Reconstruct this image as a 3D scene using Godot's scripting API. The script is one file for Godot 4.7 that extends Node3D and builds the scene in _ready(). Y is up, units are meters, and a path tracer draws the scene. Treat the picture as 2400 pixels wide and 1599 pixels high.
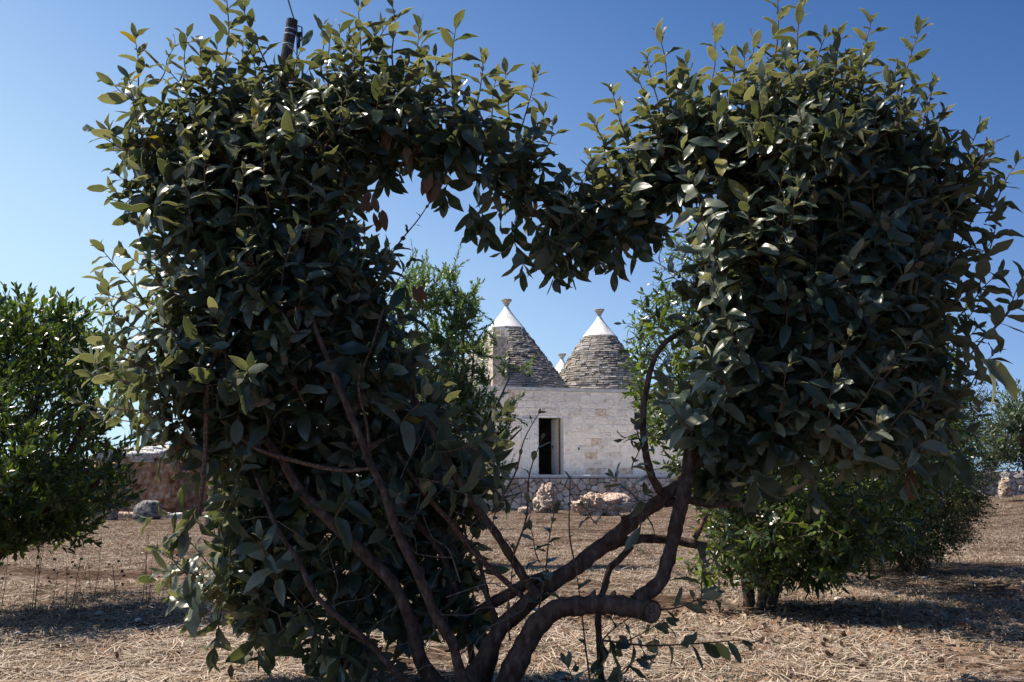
extends Node3D
# A heart-shaped hedge of silverberry frames a trullo house. Metres, y up, camera looks along -z.

var rng := RandomNumberGenerator.new()
var used := {}
var leaf_shapes := {}
var leaf_meshes := {}
var bumps := FastNoiseLite.new()

# ------------------------------------------------------------------ naming
func put(o: Node, called: String, parent: Node = null) -> Node:
	o.name = called
	if parent == null:
		var n: int = used.get(called, 0)
		used[called] = n + 1
		if n > 0:
			o.name = "%s_%03d" % [called, n]
		add_child(o, true)
	else:
		var key := str(parent.get_instance_id()) + called
		var n: int = used.get(key, 0)
		used[key] = n + 1
		if n > 0:
			o.name = "%s_%03d" % [called, n]
		parent.add_child(o, true)
	return o

func tag(o: Node, label: String, category := "", group := "", kind := "") -> Node:
	if label != "":
		o.set_meta("label", label)
	if category != "":
		o.set_meta("category", category)
	if group != "":
		o.set_meta("group", group)
	if kind != "":
		o.set_meta("kind", kind)
	return o

func thing(called: String, label: String, category: String, at := Vector3.ZERO, turn := 0.0, group := "") -> Node3D:
	var o := Node3D.new()
	o.position = at
	o.rotation.y = turn
	put(o, called)
	tag(o, label, category, group)
	return o

func part(mesh: Mesh, material: Material, called: String, parent: Node = null, at := Vector3.ZERO) -> MeshInstance3D:
	var o := MeshInstance3D.new()
	o.mesh = mesh
	if material:
		o.material_override = material
	o.position = at
	put(o, called, parent)
	return o

# ------------------------------------------------------------------ mesh building
class MB:
	var v := PackedVector3Array()
	var n := PackedVector3Array()
	var uv := PackedVector2Array()
	func tri(a: Vector3, b: Vector3, c: Vector3) -> void:
		var m := (c - a).cross(b - a).normalized()
		v.append(a); v.append(b); v.append(c)
		n.append(m); n.append(m); n.append(m)
	func quad(a: Vector3, b: Vector3, c: Vector3, d: Vector3) -> void:
		tri(a, b, c)
		tri(a, c, d)
	func tri_n(a: Vector3, b: Vector3, c: Vector3, na: Vector3, nb: Vector3, nc: Vector3) -> void:
		if (c - a).cross(b - a).dot(na + nb + nc) < 0.0:
			v.append(a); v.append(c); v.append(b)
			n.append(na); n.append(nc); n.append(nb)
		else:
			v.append(a); v.append(b); v.append(c)
			n.append(na); n.append(nb); n.append(nc)
	# eight corners: bottom ring 0..3 and top ring 4..7, both running x- z-, x+ z-, x+ z+, x- z+
	func hexa(p: Array) -> void:
		var c := Vector3.ZERO
		for q in p:
			c += q
		c /= 8.0
		for f in [[0, 1, 2, 3], [4, 5, 6, 7], [0, 1, 5, 4], [1, 2, 6, 5], [2, 3, 7, 6], [3, 0, 4, 7]]:
			var a: Vector3 = p[f[0]]
			var b: Vector3 = p[f[1]]
			var d: Vector3 = p[f[2]]
			var e: Vector3 = p[f[3]]
			if (d - a).cross(b - a).dot(a + b + d + e - 4.0 * c) < 0.0:
				quad(a, e, d, b)
			else:
				quad(a, b, d, e)
	func box(lo: Vector3, hi: Vector3) -> void:
		hexa([Vector3(lo.x, lo.y, lo.z), Vector3(hi.x, lo.y, lo.z), Vector3(hi.x, lo.y, hi.z), Vector3(lo.x, lo.y, hi.z), Vector3(lo.x, hi.y, lo.z), Vector3(hi.x, hi.y, lo.z), Vector3(hi.x, hi.y, hi.z), Vector3(lo.x, hi.y, hi.z)])
	func bar(a: Vector3, b: Vector3, w: float, h: float) -> void:
		var d := (b - a).normalized()
		var s := d.cross(Vector3.UP if absf(d.y) < 0.95 else Vector3.RIGHT).normalized() * w * 0.5
		var u := s.cross(d).normalized() * h * 0.5
		hexa([a - s - u, a + s - u, a + s + u, a - s + u, b - s - u, b + s - u, b + s + u, b - s + u])
	func tube(pts: PackedVector3Array, rad: PackedFloat32Array, sides: int, lump := 0.0, noise: FastNoiseLite = null, caps := true) -> void:
		var rings := []
		var norms := []
		var side := Vector3.RIGHT
		for i in pts.size():
			var t := (pts[mini(i + 1, pts.size() - 1)] - pts[maxi(i - 1, 0)]).normalized()
			if i == 0:
				side = t.cross(Vector3.FORWARD if absf(t.z) < 0.9 else Vector3.UP).normalized()
			side = (side - t * side.dot(t)).normalized()
			var up := t.cross(side)
			var ring := PackedVector3Array()
			var nr := PackedVector3Array()
			for k in sides:
				var ang := TAU * k / sides
				var o := side * cos(ang) + up * sin(ang)
				var r := rad[i]
				if noise:
					r *= 1.0 + lump * noise.get_noise_3dv((pts[i] + o * r) * 60.0)
				ring.append(pts[i] + o * r)
				nr.append(o)
			rings.append(ring)
			norms.append(nr)
		for i in pts.size() - 1:
			for k in sides:
				var j := (k + 1) % sides
				tri_n(rings[i][k], rings[i + 1][k], rings[i + 1][j], norms[i][k], norms[i + 1][k], norms[i + 1][j])
				tri_n(rings[i][k], rings[i + 1][j], rings[i][j], norms[i][k], norms[i + 1][j], norms[i][j])
		if caps:
			for e in [0, pts.size() - 1]:
				var t := (pts[e] - pts[1 if e == 0 else e - 1]).normalized()
				for k in sides:
					tri_n(pts[e], rings[e][k], rings[e][(k + 1) % sides], t, t, t)
	func lathe(prof: PackedVector2Array, sides: int, c := Vector3.ZERO) -> void:
		for i in prof.size() - 1:
			var p := prof[i]
			var q := prof[i + 1]
			var d := (q - p).normalized()
			for k in sides:
				var a0 := TAU * k / sides
				var a1 := TAU * (k + 1) / sides
				var u0 := Vector3(cos(a0), 0, sin(a0))
				var u1 := Vector3(cos(a1), 0, sin(a1))
				var n0 := Vector3(u0.x * d.y, -d.x, u0.z * d.y)
				var n1 := Vector3(u1.x * d.y, -d.x, u1.z * d.y)
				var A := c + u0 * p.x + Vector3.UP * p.y
				var B := c + u0 * q.x + Vector3.UP * q.y
				var C := c + u1 * q.x + Vector3.UP * q.y
				var D := c + u1 * p.x + Vector3.UP * p.y
				tri_n(A, B, C, n0, n0, n1)
				tri_n(A, C, D, n0, n1, n1)
	func arrays() -> Array:
		var a := []
		a.resize(Mesh.ARRAY_MAX)
		a[Mesh.ARRAY_VERTEX] = v
		a[Mesh.ARRAY_NORMAL] = n
		return a
	func mesh() -> ArrayMesh:
		var m := ArrayMesh.new()
		m.add_surface_from_arrays(Mesh.PRIMITIVE_TRIANGLES, arrays())
		return m

func smooth_path(p: PackedVector3Array, r: PackedFloat32Array, per: int) -> Array:
	var q := PackedVector3Array()
	var s := PackedFloat32Array()
	for i in p.size() - 1:
		var a := p[maxi(i - 1, 0)]
		var d := p[mini(i + 2, p.size() - 1)]
		for k in per:
			var t := float(k) / per
			q.append(p[i].cubic_interpolate(p[i + 1], a, d, t))
			s.append(lerpf(r[i], r[i + 1], t))
	q.append(p[p.size() - 1])
	s.append(r[r.size() - 1])
	return [q, s]

# ------------------------------------------------------------------ materials
func lin(r: float, g: float, b: float) -> Color:
	return Color(r, g, b).linear_to_srgb()

func mat(c: Color, rough := 0.8, spec := 0.5) -> StandardMaterial3D:
	var m := StandardMaterial3D.new()
	m.albedo_color = c
	m.roughness = rough
	m.metallic_specular = spec
	m.cull_mode = BaseMaterial3D.CULL_DISABLED
	return m

func noise_tex(sd: int, freq: float, stops: Array, oct := 5, size := 512, kind := FastNoiseLite.TYPE_SIMPLEX_SMOOTH, normal := false, bump := 4.0) -> NoiseTexture2D:
	var f := FastNoiseLite.new()
	f.seed = sd
	f.noise_type = kind
	f.frequency = freq
	f.fractal_octaves = oct
	if kind == FastNoiseLite.TYPE_CELLULAR:
		f.cellular_return_type = FastNoiseLite.RETURN_DISTANCE
	var t := NoiseTexture2D.new()
	t.width = size
	t.height = size
	t.seamless = true
	t.noise = f
	if normal:
		t.as_normal_map = true
		t.bump_strength = bump
	else:
		var g := Gradient.new()
		var offs := PackedFloat32Array()
		var cols := PackedColorArray()
		for s in stops:
			offs.append(s[0])
			cols.append(lin(s[1], s[2], s[3]))
		g.offsets = offs
		g.colors = cols
		t.color_ramp = g
	return t

func stone_mat(sd: int, stops: Array, scale: float, rough := 0.95, freq := 0.012, bump := 6.0) -> StandardMaterial3D:
	var m := mat(Color.WHITE, rough, 0.25)
	m.albedo_texture = noise_tex(sd, freq, stops)
	m.uv1_triplanar = true
	m.uv1_world_triplanar = true
	m.uv1_scale = Vector3.ONE * scale
	if bump > 0.0:
		m.normal_enabled = true
		m.normal_texture = noise_tex(sd + 50, 0.03, [], 5, 512, FastNoiseLite.TYPE_SIMPLEX_SMOOTH, true, bump)
		m.normal_scale = 1.0
	return m

# ------------------------------------------------------------------ leaves
# A leaf of unit length lies along +y, its upper face looks to +z.
func leaf_shape(w: float, fold: float, droop: float, curl: float, wave: float, rows: int, cols: int, tip := 0.8) -> Array:
	var grid := []
	for i in rows + 1:
		var t := float(i) / rows
		var hw := w * pow(maxf(sin(PI * pow(clampf((t - 0.06) / 0.94, 0.0, 1.0), tip)), 0.0), 0.64) + 0.012 * (1.0 - t)
		var row := PackedVector3Array()
		for j in cols + 1:
			var s := 2.0 * j / cols - 1.0
			var z := fold * absf(s) * hw - curl * s * s * hw - droop * t * t + wave * sin(t * 11.0 + s * 1.5) * absf(s) * hw
			row.append(Vector3(s * hw, t * (1.0 - 0.25 * droop * droop), z))
		grid.append(row)
	var nr := []
	for i in rows + 1:
		var row := PackedVector3Array()
		for j in cols + 1:
			var dy: Vector3 = grid[mini(i + 1, rows)][j] - grid[maxi(i - 1, 0)][j]
			var dx: Vector3 = grid[i][mini(j + 1, cols)] - grid[i][maxi(j - 1, 0)]
			row.append(dx.cross(dy).normalized())
		nr.append(row)
	var tv := PackedVector3Array()
	var tn := PackedVector3Array()
	var bv := PackedVector3Array()
	var bn := PackedVector3Array()
	for i in rows:
		for j in cols:
			for c in [[0, 0], [1, 0], [1, 1], [0, 0], [1, 1], [0, 1]]:
				tv.append(grid[i + c[0]][j + c[1]])
				tn.append(nr[i + c[0]][j + c[1]])
			for c in [[0, 0], [1, 1], [1, 0], [0, 0], [0, 1], [1, 1]]:
				bv.append(grid[i + c[0]][j + c[1]] - nr[i + c[0]][j + c[1]] * 0.006)
				bn.append(-nr[i + c[0]][j + c[1]])
	return [tv, tn, bv, bn]

func make_shapes(key: String, count: int, w: float, rows: int, cols: int, tip := 0.8, droop := 0.15, fold := 0.25, wave := 0.15) -> void:
	var list := []
	for i in count:
		list.append(leaf_shape(w * rng.randf_range(0.78, 1.15), fold * rng.randf_range(0.2, 1.6), droop * rng.randf_range(-0.4, 2.4), rng.randf_range(0.0, 0.3), wave * rng.randf_range(0.2, 1.8), rows, cols, tip))
	leaf_shapes[key] = list

class Plant:
	var root: Node3D
	var key: String
	var tops: Array
	var unders: Array
	var leaves := []      # [score, transform, shape, tone]
	var twigs: MB

func leaf_frame(at: Vector3, dir: Vector3, up: Vector3, size: float) -> Transform3D:
	var y := dir.normalized()
	var z := up - y * up.dot(y)
	if z.length() < 0.01:
		z = y.cross(Vector3(0.3, 0.2, 0.9))
	z = z.normalized()
	return Transform3D(Basis(y.cross(z) * size, y * size, z * size), at)

func add_leaf(p: Plant, at: Vector3, dir: Vector3, up: Vector3, size: float, tone: int, shown: float, narrow := false) -> void:
	var d := at.distance_to(Vector3(0, 0.85, 0))
	p.leaves.append([size / d * shown, leaf_frame(at - p.root.position, dir, up, size), (leaf_shapes[p.key].size() - 1 - rng.randi() % 8) if narrow else rng.randi() % leaf_shapes[p.key].size(), tone])

func finish_plant(p: Plant, singles: int, leaf_name := "leaf", rest_name := "leaves", twig_mat: Material = null, twig_name := "twigs") -> void:
	p.leaves.sort_custom(func(a, b): return a[0] > b[0])
	var v := {}
	for i in p.leaves.size():
		var l: Array = p.leaves[i]
		var tone: int = l[3]
		var s: Array = leaf_shapes[p.key][l[2]]
		if i < singles:
			var k := "%s %d %d %s" % [p.key, l[2], tone, str(p.tops[tone].get_instance_id())]
			if not leaf_meshes.has(k):
				var m := ArrayMesh.new()
				for side in 2:
					var a := []
					a.resize(Mesh.ARRAY_MAX)
					a[Mesh.ARRAY_VERTEX] = s[side * 2]
					a[Mesh.ARRAY_NORMAL] = s[side * 2 + 1]
					m.add_surface_from_arrays(Mesh.PRIMITIVE_TRIANGLES, a)
				m.surface_set_material(0, p.tops[tone])
				m.surface_set_material(1, p.unders[tone])
				leaf_meshes[k] = m
			var o := MeshInstance3D.new()
			o.mesh = leaf_meshes[k]
			o.transform = l[1]
			put(o, leaf_name, p.root)
		else:
			for side in 2:
				var key := tone * 2 + side
				if not v.has(key):
					v[key] = [PackedVector3Array(), PackedVector3Array()]
				var xf: Transform3D = l[1]
				v[key][0].append_array(xf * s[side * 2])
				v[key][1].append_array(Transform3D(xf.basis.orthonormalized()) * s[side * 2 + 1])
	if v.size():
		var m := ArrayMesh.new()
		var at := 0
		for key in v:
			var a := []
			a.resize(Mesh.ARRAY_MAX)
			a[Mesh.ARRAY_VERTEX] = v[key][0]
			a[Mesh.ARRAY_NORMAL] = v[key][1]
			m.add_surface_from_arrays(Mesh.PRIMITIVE_TRIANGLES, a)
			m.surface_set_material(at, p.tops[key / 2] if key % 2 == 0 else p.unders[key / 2])
			at += 1
		var o := part(m, null, rest_name, p.root)
		o.set_meta("kind", "stuff")
	if p.twigs and p.twigs.v.size():
		for i in p.twigs.v.size():
			p.twigs.v[i] -= p.root.position
		var o := part(p.twigs.mesh(), twig_mat, twig_name, p.root)
		o.set_meta("kind", "stuff")

func pick_tone(weights: Array) -> int:
	var r := rng.randf()
	for i in weights.size():
		r -= weights[i]
		if r < 0.0:
			return i
	return 0

func rand_dir() -> Vector3:
	var z := rng.randf_range(-1, 1)
	var a := rng.randf() * TAU
	return Vector3(sqrt(1 - z * z) * cos(a), z, sqrt(1 - z * z) * sin(a))

# twigs through a body made of round masses (x, y, z, radius)
func fill(p: Plant, b: PackedFloat32Array, twigs: int, s: Dictionary) -> void:
	var n := b.size() / 4
	var zs: float = s.get("deep", 1.3)
	var total := 0.0
	for i in n:
		total += b[i * 4 + 3] * b[i * 4 + 3]
	var eye := Vector3(0, 0.85, 0)
	for i in n:
		var c := Vector3(b[i * 4], b[i * 4 + 1], b[i * 4 + 2])
		var r := b[i * 4 + 3]
		var rv := Vector3(r, r, r * zs)
		for k in ceili(twigs * r * r / total):
			var d := rand_dir()
			if d.z < 0.0 and rng.randf() < s.get("front", 0.35):
				d.z = -d.z
			var q: float = pow(rng.randf(), 0.4)
			var at := c + d * rv * q
			var deep := 0.0
			var best := 0
			for j in n:
				var e := at - Vector3(b[j * 4], b[j * 4 + 1], b[j * 4 + 2])
				e.z /= zs
				var f := 1.0 - e.length() / b[j * 4 + 3]
				if f > deep:
					deep = f
					best = j
			if deep > s.get("skin", 1.0):
				continue
			if deep > 0.5 and rng.randf() > s.get("core", 0.4):
				continue
			var out := at - Vector3(b[best * 4], b[best * 4 + 1], b[best * 4 + 2])
			out.z /= zs * zs
			out = out.normalized()
			if out.y < s.get("min_up", -2.0):
				continue
			var dir: Vector3 = (out + Vector3.UP * s.get("rise", 0.35) + rand_dir() * s.get("stray", 0.45)).normalized()
			var ln: float = s.len * rng.randf_range(0.65, 1.25)
			var base: Vector3 = at - dir * ln * s.get("sink", 0.6)
			var face := clampf(out.dot((eye - at).normalized()), 0.0, 1.0)
			twig(p, base, base + dir * ln, s, (0.35 + face) * (1.0 if deep < 0.35 else 0.5), out)

func twig(p: Plant, a: Vector3, e: Vector3, s: Dictionary, shown: float, out := Vector3.ZERO) -> void:
	var dir := (e - a).normalized()
	var ln := a.distance_to(e)
	var side := dir.cross(Vector3(0.21, 0.4, 0.88)).normalized()
	var bend: Vector3 = side * ln * rng.randf_range(-0.08, 0.08)
	var mid := (a + e) * 0.5 + bend
	var count: int = s.count
	if p.twigs:
		var w: float = s.get("stem", 0.002)
		p.twigs.tube(PackedVector3Array([a, mid, e]), PackedFloat32Array([w, w * 0.8, w * 0.45]), 4, 0.0, null, false)
	var phase := rng.randf() * TAU
	var up2 := dir.cross(side)
	var droop: float = s.get("droop", 0.0)
	for i in count:
		var t := (i + 0.6) / count
		var pt := a.lerp(mid, t * 2.0) if t < 0.5 else mid.lerp(e, t * 2.0 - 1.0)
		phase += 2.4 + rng.randf_range(-0.3, 0.3)
		var rad := side * cos(phase) + up2 * sin(phase)
		var ang := lerpf(s.get("open", 1.15), s.get("close", 0.45), t) + rng.randf_range(-0.2, 0.2)
		var ld := dir * cos(ang) + rad * sin(ang) + Vector3.DOWN * droop * rng.randf_range(0.5, 1.4) * (1.15 - t)
		var nu: Vector3 = dir * sin(ang) - rad * cos(ang) + rand_dir() * s.get("roll", 0.25) + out * s.get("outward", 0.0)
		var size: float = s.size * rng.randf_range(0.55, 1.2) * lerpf(1.0, s.get("taper", 0.75), t)
		add_leaf(p, pt, ld, nu, size, pick_tone(s.tones), shown, s.get("narrow", false))

# a single long shoot with leaves up its stem; the stem is a part of its own
func shoot(p: Plant, a: Vector3, e: Vector3, size: float, gap: float, style: int, bark: Material, tones: Array, called := "shoot") -> void:
	var dir := (e - a).normalized()
	var ln := a.distance_to(e)
	var side := dir.cross(Vector3(0.1, 0.2, 0.97)).normalized()
	var pts := PackedVector3Array([a, a.lerp(e, 0.33) + side * ln * rng.randf_range(-0.05, 0.05), a.lerp(e, 0.68) + side * ln * rng.randf_range(-0.04, 0.04), e])
	var w := 0.0022 + ln * 0.004
	var sp := smooth_path(pts, PackedFloat32Array([w, w * 0.85, w * 0.65, w * 0.4]), 4)
	var q: PackedVector3Array = sp[0]
	var m := MB.new()
	for i in q.size():
		q[i] -= p.root.position
	m.tube(q, sp[1], 6)
	part(m.mesh(), bark, called, p.root)
	var count := maxi(int(ln / gap), 3)
	var phase := rng.randf() * TAU
	var up2 := dir.cross(side)
	for i in count + 2:
		var t: float = minf((i + (0.3 if style != 1 else 1.0)) / count, 1.0)
		var k := t * (q.size() - 1)
		var pt: Vector3 = q[int(k)].lerp(q[mini(int(k) + 1, q.size() - 1)], k - int(k)) + p.root.position
		phase += 2.4 + rng.randf_range(-0.35, 0.35)
		var rad := side * cos(phase) + up2 * sin(phase)
		var ang := lerpf(1.25, 0.5, t * t) + rng.randf_range(-0.15, 0.15)
		var sz := size * rng.randf_range(0.85, 1.15) * lerpf(1.08, 0.62, t * t)
		if i >= count:
			ang = rng.randf_range(0.08, 0.25)
			sz = size * rng.randf_range(0.4, 0.6)
		elif style == 1:
			ang = rng.randf_range(0.5, 0.9)
			sz = size * rng.randf_range(0.7, 1.2)
		var ld := dir * cos(ang) + rad * sin(ang)
		if style == 2:
			ld += Vector3.DOWN * rng.randf_range(0.5, 1.1)
		elif style == 0 or style == 3:
			ld += Vector3.DOWN * rng.randf_range(0.0, 0.25) * (1.0 - t)
		add_leaf(p, pt, ld, dir * sin(ang) - rad * cos(ang) + rand_dir() * 0.3, sz, pick_tone(tones), 1.6, style == 0)

# ------------------------------------------------------------------ ground and rocks
func ground_y(x: float, z: float) -> float:
	var d := -z
	return 0.066 - 0.01206 * clampf(d, 0.0, 33.0) + 0.52 * smoothstep(3.0, 12.0, x) * smoothstep(9.0, 22.0, d) + 0.035 * bumps.get_noise_2d(x, z)

func rock_mesh(size: Vector3, boxy: float, sd: int, freq: float, amp: float, pits: float, seg := 30) -> ArrayMesh:
	var f := FastNoiseLite.new()
	f.seed = sd
	f.frequency = freq
	f.fractal_octaves = 5
	var c := FastNoiseLite.new()
	c.seed = sd + 3
	c.noise_type = FastNoiseLite.TYPE_CELLULAR
	c.cellular_return_type = FastNoiseLite.RETURN_DISTANCE
	c.fractal_type = FastNoiseLite.FRACTAL_NONE
	c.frequency = freq * 4.0
	var st := SurfaceTool.new()
	st.begin(Mesh.PRIMITIVE_TRIANGLES)
	var rings := seg * 2 / 3
	for i in rings + 1:
		var la := PI * (float(i) / rings - 0.5)
		for j in seg:
			var lo := TAU * j / seg
			var d := Vector3(cos(la) * cos(lo), sin(la), cos(la) * sin(lo))
			var q := Vector3(signf(d.x) * pow(absf(d.x), boxy), signf(d.y) * pow(absf(d.y), boxy), signf(d.z) * pow(absf(d.z), boxy)) * size * 0.5
			var k := 1.0 + amp * f.get_noise_3dv(q)
			if pits > 0.0:
				k -= pits * clampf(-c.get_noise_3dv(q) - 0.35, 0.0, 0.5)
			st.add_vertex(q * k)
	for i in rings:
		for j in seg:
			var a := i * seg + j
			var b := i * seg + (j + 1) % seg
			for x in [a, b, b + seg, a, b + seg, a + seg]:
				st.add_index(x)
	st.generate_normals()
	return st.commit()

# convex cell of a scattered set of points, by cutting a box with the halfway lines
func cells(pts: PackedVector2Array, box: Rect2) -> Array:
	var out := []
	var heft := PackedFloat32Array()
	for i in pts.size():
		heft.append(rng.randf_range(-0.13, 0.13))
	for i in pts.size():
		var poly := PackedVector2Array([box.position, Vector2(box.end.x, box.position.y), box.end, Vector2(box.position.x, box.end.y)])
		for j in pts.size():
			if j == i or pts[i].distance_squared_to(pts[j]) > 1.4:
				continue
			var mid := pts[i].lerp(pts[j], 0.5 + heft[i] - heft[j])
			var d := (pts[j] - pts[i]).normalized()
			var cut := PackedVector2Array()
			for k in poly.size():
				var a := poly[k]
				var b := poly[(k + 1) % poly.size()]
				var da := (a - mid).dot(d)
				var db := (b - mid).dot(d)
				if da <= 0.0:
					cut.append(a)
				if da * db < 0.0:
					cut.append(a.lerp(b, da / (da - db)))
			poly = cut
		out.append(poly)
	return out

# a stone with that outline in the x-y plane, its face out along +z
func cell_stone(poly: PackedVector2Array, c: Vector2, joint: float, depth: float) -> ArrayMesh:
	var m := MB.new()
	var rim := PackedVector2Array()
	var rag := PackedVector2Array()
	for i in poly.size():
		var a := poly[i]
		var b := poly[(i + 1) % poly.size()]
		for t in [0.12, 0.5, 0.88]:
			var q := a.lerp(b, t)
			var d := c - q
			rim.append(q + d.normalized() * (joint + rng.randf_range(-0.004, 0.010) + (0.014 if t != 0.5 and rng.randf() < 0.4 else 0.0)))
	for q in rim:
		rag.append(q.lerp(c, rng.randf_range(0.05, 0.15)))
	var z1 := depth * 0.55
	var n := rim.size()
	var tilt := Vector2(rng.randf_range(-0.26, 0.26), rng.randf_range(-0.26, 0.26))
	var top := Vector3(c.x, c.y, depth + 0.012)
	for i in n:
		var j := (i + 1) % n
		var a0 := Vector3(rim[i].x, rim[i].y, -0.05)
		var b0 := Vector3(rim[j].x, rim[j].y, -0.05)
		var a1 := Vector3(rim[i].x, rim[i].y, z1)
		var b1 := Vector3(rim[j].x, rim[j].y, z1)
		var a2 := Vector3(rag[i].x, rag[i].y, depth + (rag[i] - c).dot(tilt))
		var b2 := Vector3(rag[j].x, rag[j].y, depth + (rag[j] - c).dot(tilt))
		m.quad(a0, a1, b1, b0)
		m.quad(a1, a2, b2, b1)
		m.tri(a2, top, b2)
	return m.mesh()

# ------------------------------------------------------------------ the scene
func _ready() -> void:
	rng.seed = 20240611
	bumps.seed = 4
	bumps.frequency = 0.35
	bumps.fractal_octaves = 4
	var cam := Camera3D.new()
	cam.position = Vector3(0, 0.85, 0)
	cam.rotation_degrees.x = 7.57
	cam.fov = 37.83
	cam.near = 0.05
	cam.far = 3000.0
	cam.current = true
	put(cam, "camera")
	var sun_dir := Vector3(-0.985, 0.0, -0.17).normalized() * cos(deg_to_rad(58.0)) + Vector3.UP * sin(deg_to_rad(58.0))
	var env := Environment.new()
	env.background_mode = Environment.BG_SKY
	var sky := Sky.new()
	var pano := PanoramaSkyMaterial.new()
	pano.panorama = sky_picture(sun_dir)
	sky.sky_material = pano
	env.sky = sky
	env.tonemap_mode = Environment.TONE_MAPPER_LINEAR
	env.tonemap_exposure = 1.62
	env.ambient_light_source = Environment.AMBIENT_SOURCE_SKY
	env.sdfgi_enabled = true
	env.ssao_enabled = true
	env.ssil_enabled = true
	var we := WorldEnvironment.new()
	we.environment = env
	put(we, "world_environment")
	var sun := DirectionalLight3D.new()
	sun.light_energy = 1.6
	sun.light_color = Color(1.0, 0.955, 0.89)
	sun.light_angular_distance = 0.5
	sun.shadow_enabled = true
	sun.basis = Basis.looking_at(-sun_dir, Vector3.UP)
	put(sun, "sun")

	build_ground()
	build_house()
	build_retaining_wall()
	build_rocks()
	build_far_things()
	build_background_plants()
	build_heart()
	build_ground_cover()

func sky_picture(sun_dir: Vector3) -> ImageTexture:
	var w := 720
	var h := 360
	var im := Image.create(w, h, false, Image.FORMAT_RGBF)
	for y in h:
		var th := PI * (y + 0.5) / h
		for x in w:
			var ph := TAU * (x + 0.5) / w
			var d := Vector3(sin(ph) * sin(th), cos(th), -cos(ph) * sin(th))
			var el := maxf(90.0 - rad_to_deg(th), 0.0)
			var g := rad_to_deg(acos(clampf(d.dot(sun_dir), -1.0, 1.0)))
			var l := 0.925 * (15.0 * exp(-el / 10.0) + 0.3) * (0.006 * (1.0 + pow(d.dot(sun_dir), 2.0)) + 1.82 * exp(-g / 22.5))
			l = l / pow(1.0 + pow(l / 0.56, 4.0), 0.25)
			var rb := 0.053 + 1.01 * l
			var gb := 0.285 + 1.03 * l
			var b := l / (0.2126 * rb + 0.7152 * gb + 0.0722)
			im.set_pixel(x, y, Color(b * rb, b * gb, b))
	return ImageTexture.create_from_image(im)

func build_ground() -> void:
	var xs := PackedFloat32Array()
	var zs := PackedFloat32Array()
	for i in 121:
		var t := i / 60.0 - 1.0
		xs.append(signf(t) * (6.0 * absf(t) + 600.0 * pow(absf(t), 7.0)))
	for i in 141:
		var t := i / 140.0
		zs.append(30.0 - 66.0 * t - 900.0 * pow(t, 9.0) - (0.0 if t < 0.2 else 0.0))
	var st := SurfaceTool.new()
	st.begin(Mesh.PRIMITIVE_TRIANGLES)
	for z in zs:
		for x in xs:
			st.add_vertex(Vector3(x, ground_y(x, z), z))
	for i in zs.size() - 1:
		for j in xs.size() - 1:
			var a := i * xs.size() + j
			for k in [a, a + xs.size(), a + 1, a + 1, a + xs.size(), a + xs.size() + 1]:
				st.add_index(k)
	st.generate_normals()
	var m := mat(Color.WHITE, 1.0, 0.1)
	m.albedo_texture = noise_tex(7, 0.02, [[0.2, 0.05, 0.034, 0.026], [0.42, 0.105, 0.074, 0.056], [0.58, 0.165, 0.122, 0.095], [0.8, 0.25, 0.195, 0.155]], 6, 1024)
	m.detail_enabled = true
	m.detail_blend_mode = BaseMaterial3D.BLEND_MODE_MUL
	m.detail_albedo = noise_tex(9, 0.008, [[0.3, 0.5, 0.44, 0.40], [0.62, 1.0, 1.0, 1.0]], 4, 1024)
	m.uv1_triplanar = true
	m.uv1_world_triplanar = true
	m.uv1_scale = Vector3.ONE * 0.5
	m.uv2_triplanar = true
	m.uv2_world_triplanar = true
	m.uv2_scale = Vector3.ONE * 0.13
	m.detail_uv_layer = BaseMaterial3D.DETAIL_UV_2
	m.normal_enabled = true
	m.normal_texture = noise_tex(17, 0.05, [], 5, 1024, FastNoiseLite.TYPE_SIMPLEX_SMOOTH, true, 10.0)
	var o := part(st.commit(), m, "ground")
	tag(o, "dry stubbly lawn of brown soil and cut straw", "", "", "structure")

func whitewash(sd: int, lo: float) -> StandardMaterial3D:
	return stone_mat(sd, [[0.07, 0.36 * lo, 0.26 * lo, 0.19 * lo], [0.17, 0.66 * lo, 0.55 * lo, 0.45 * lo], [0.33, 0.82 * lo, 0.74 * lo, 0.66 * lo], [0.85, 0.87 * lo, 0.81 * lo, 0.745 * lo]], 0.4, 0.9, 0.012, 7.0)

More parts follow.
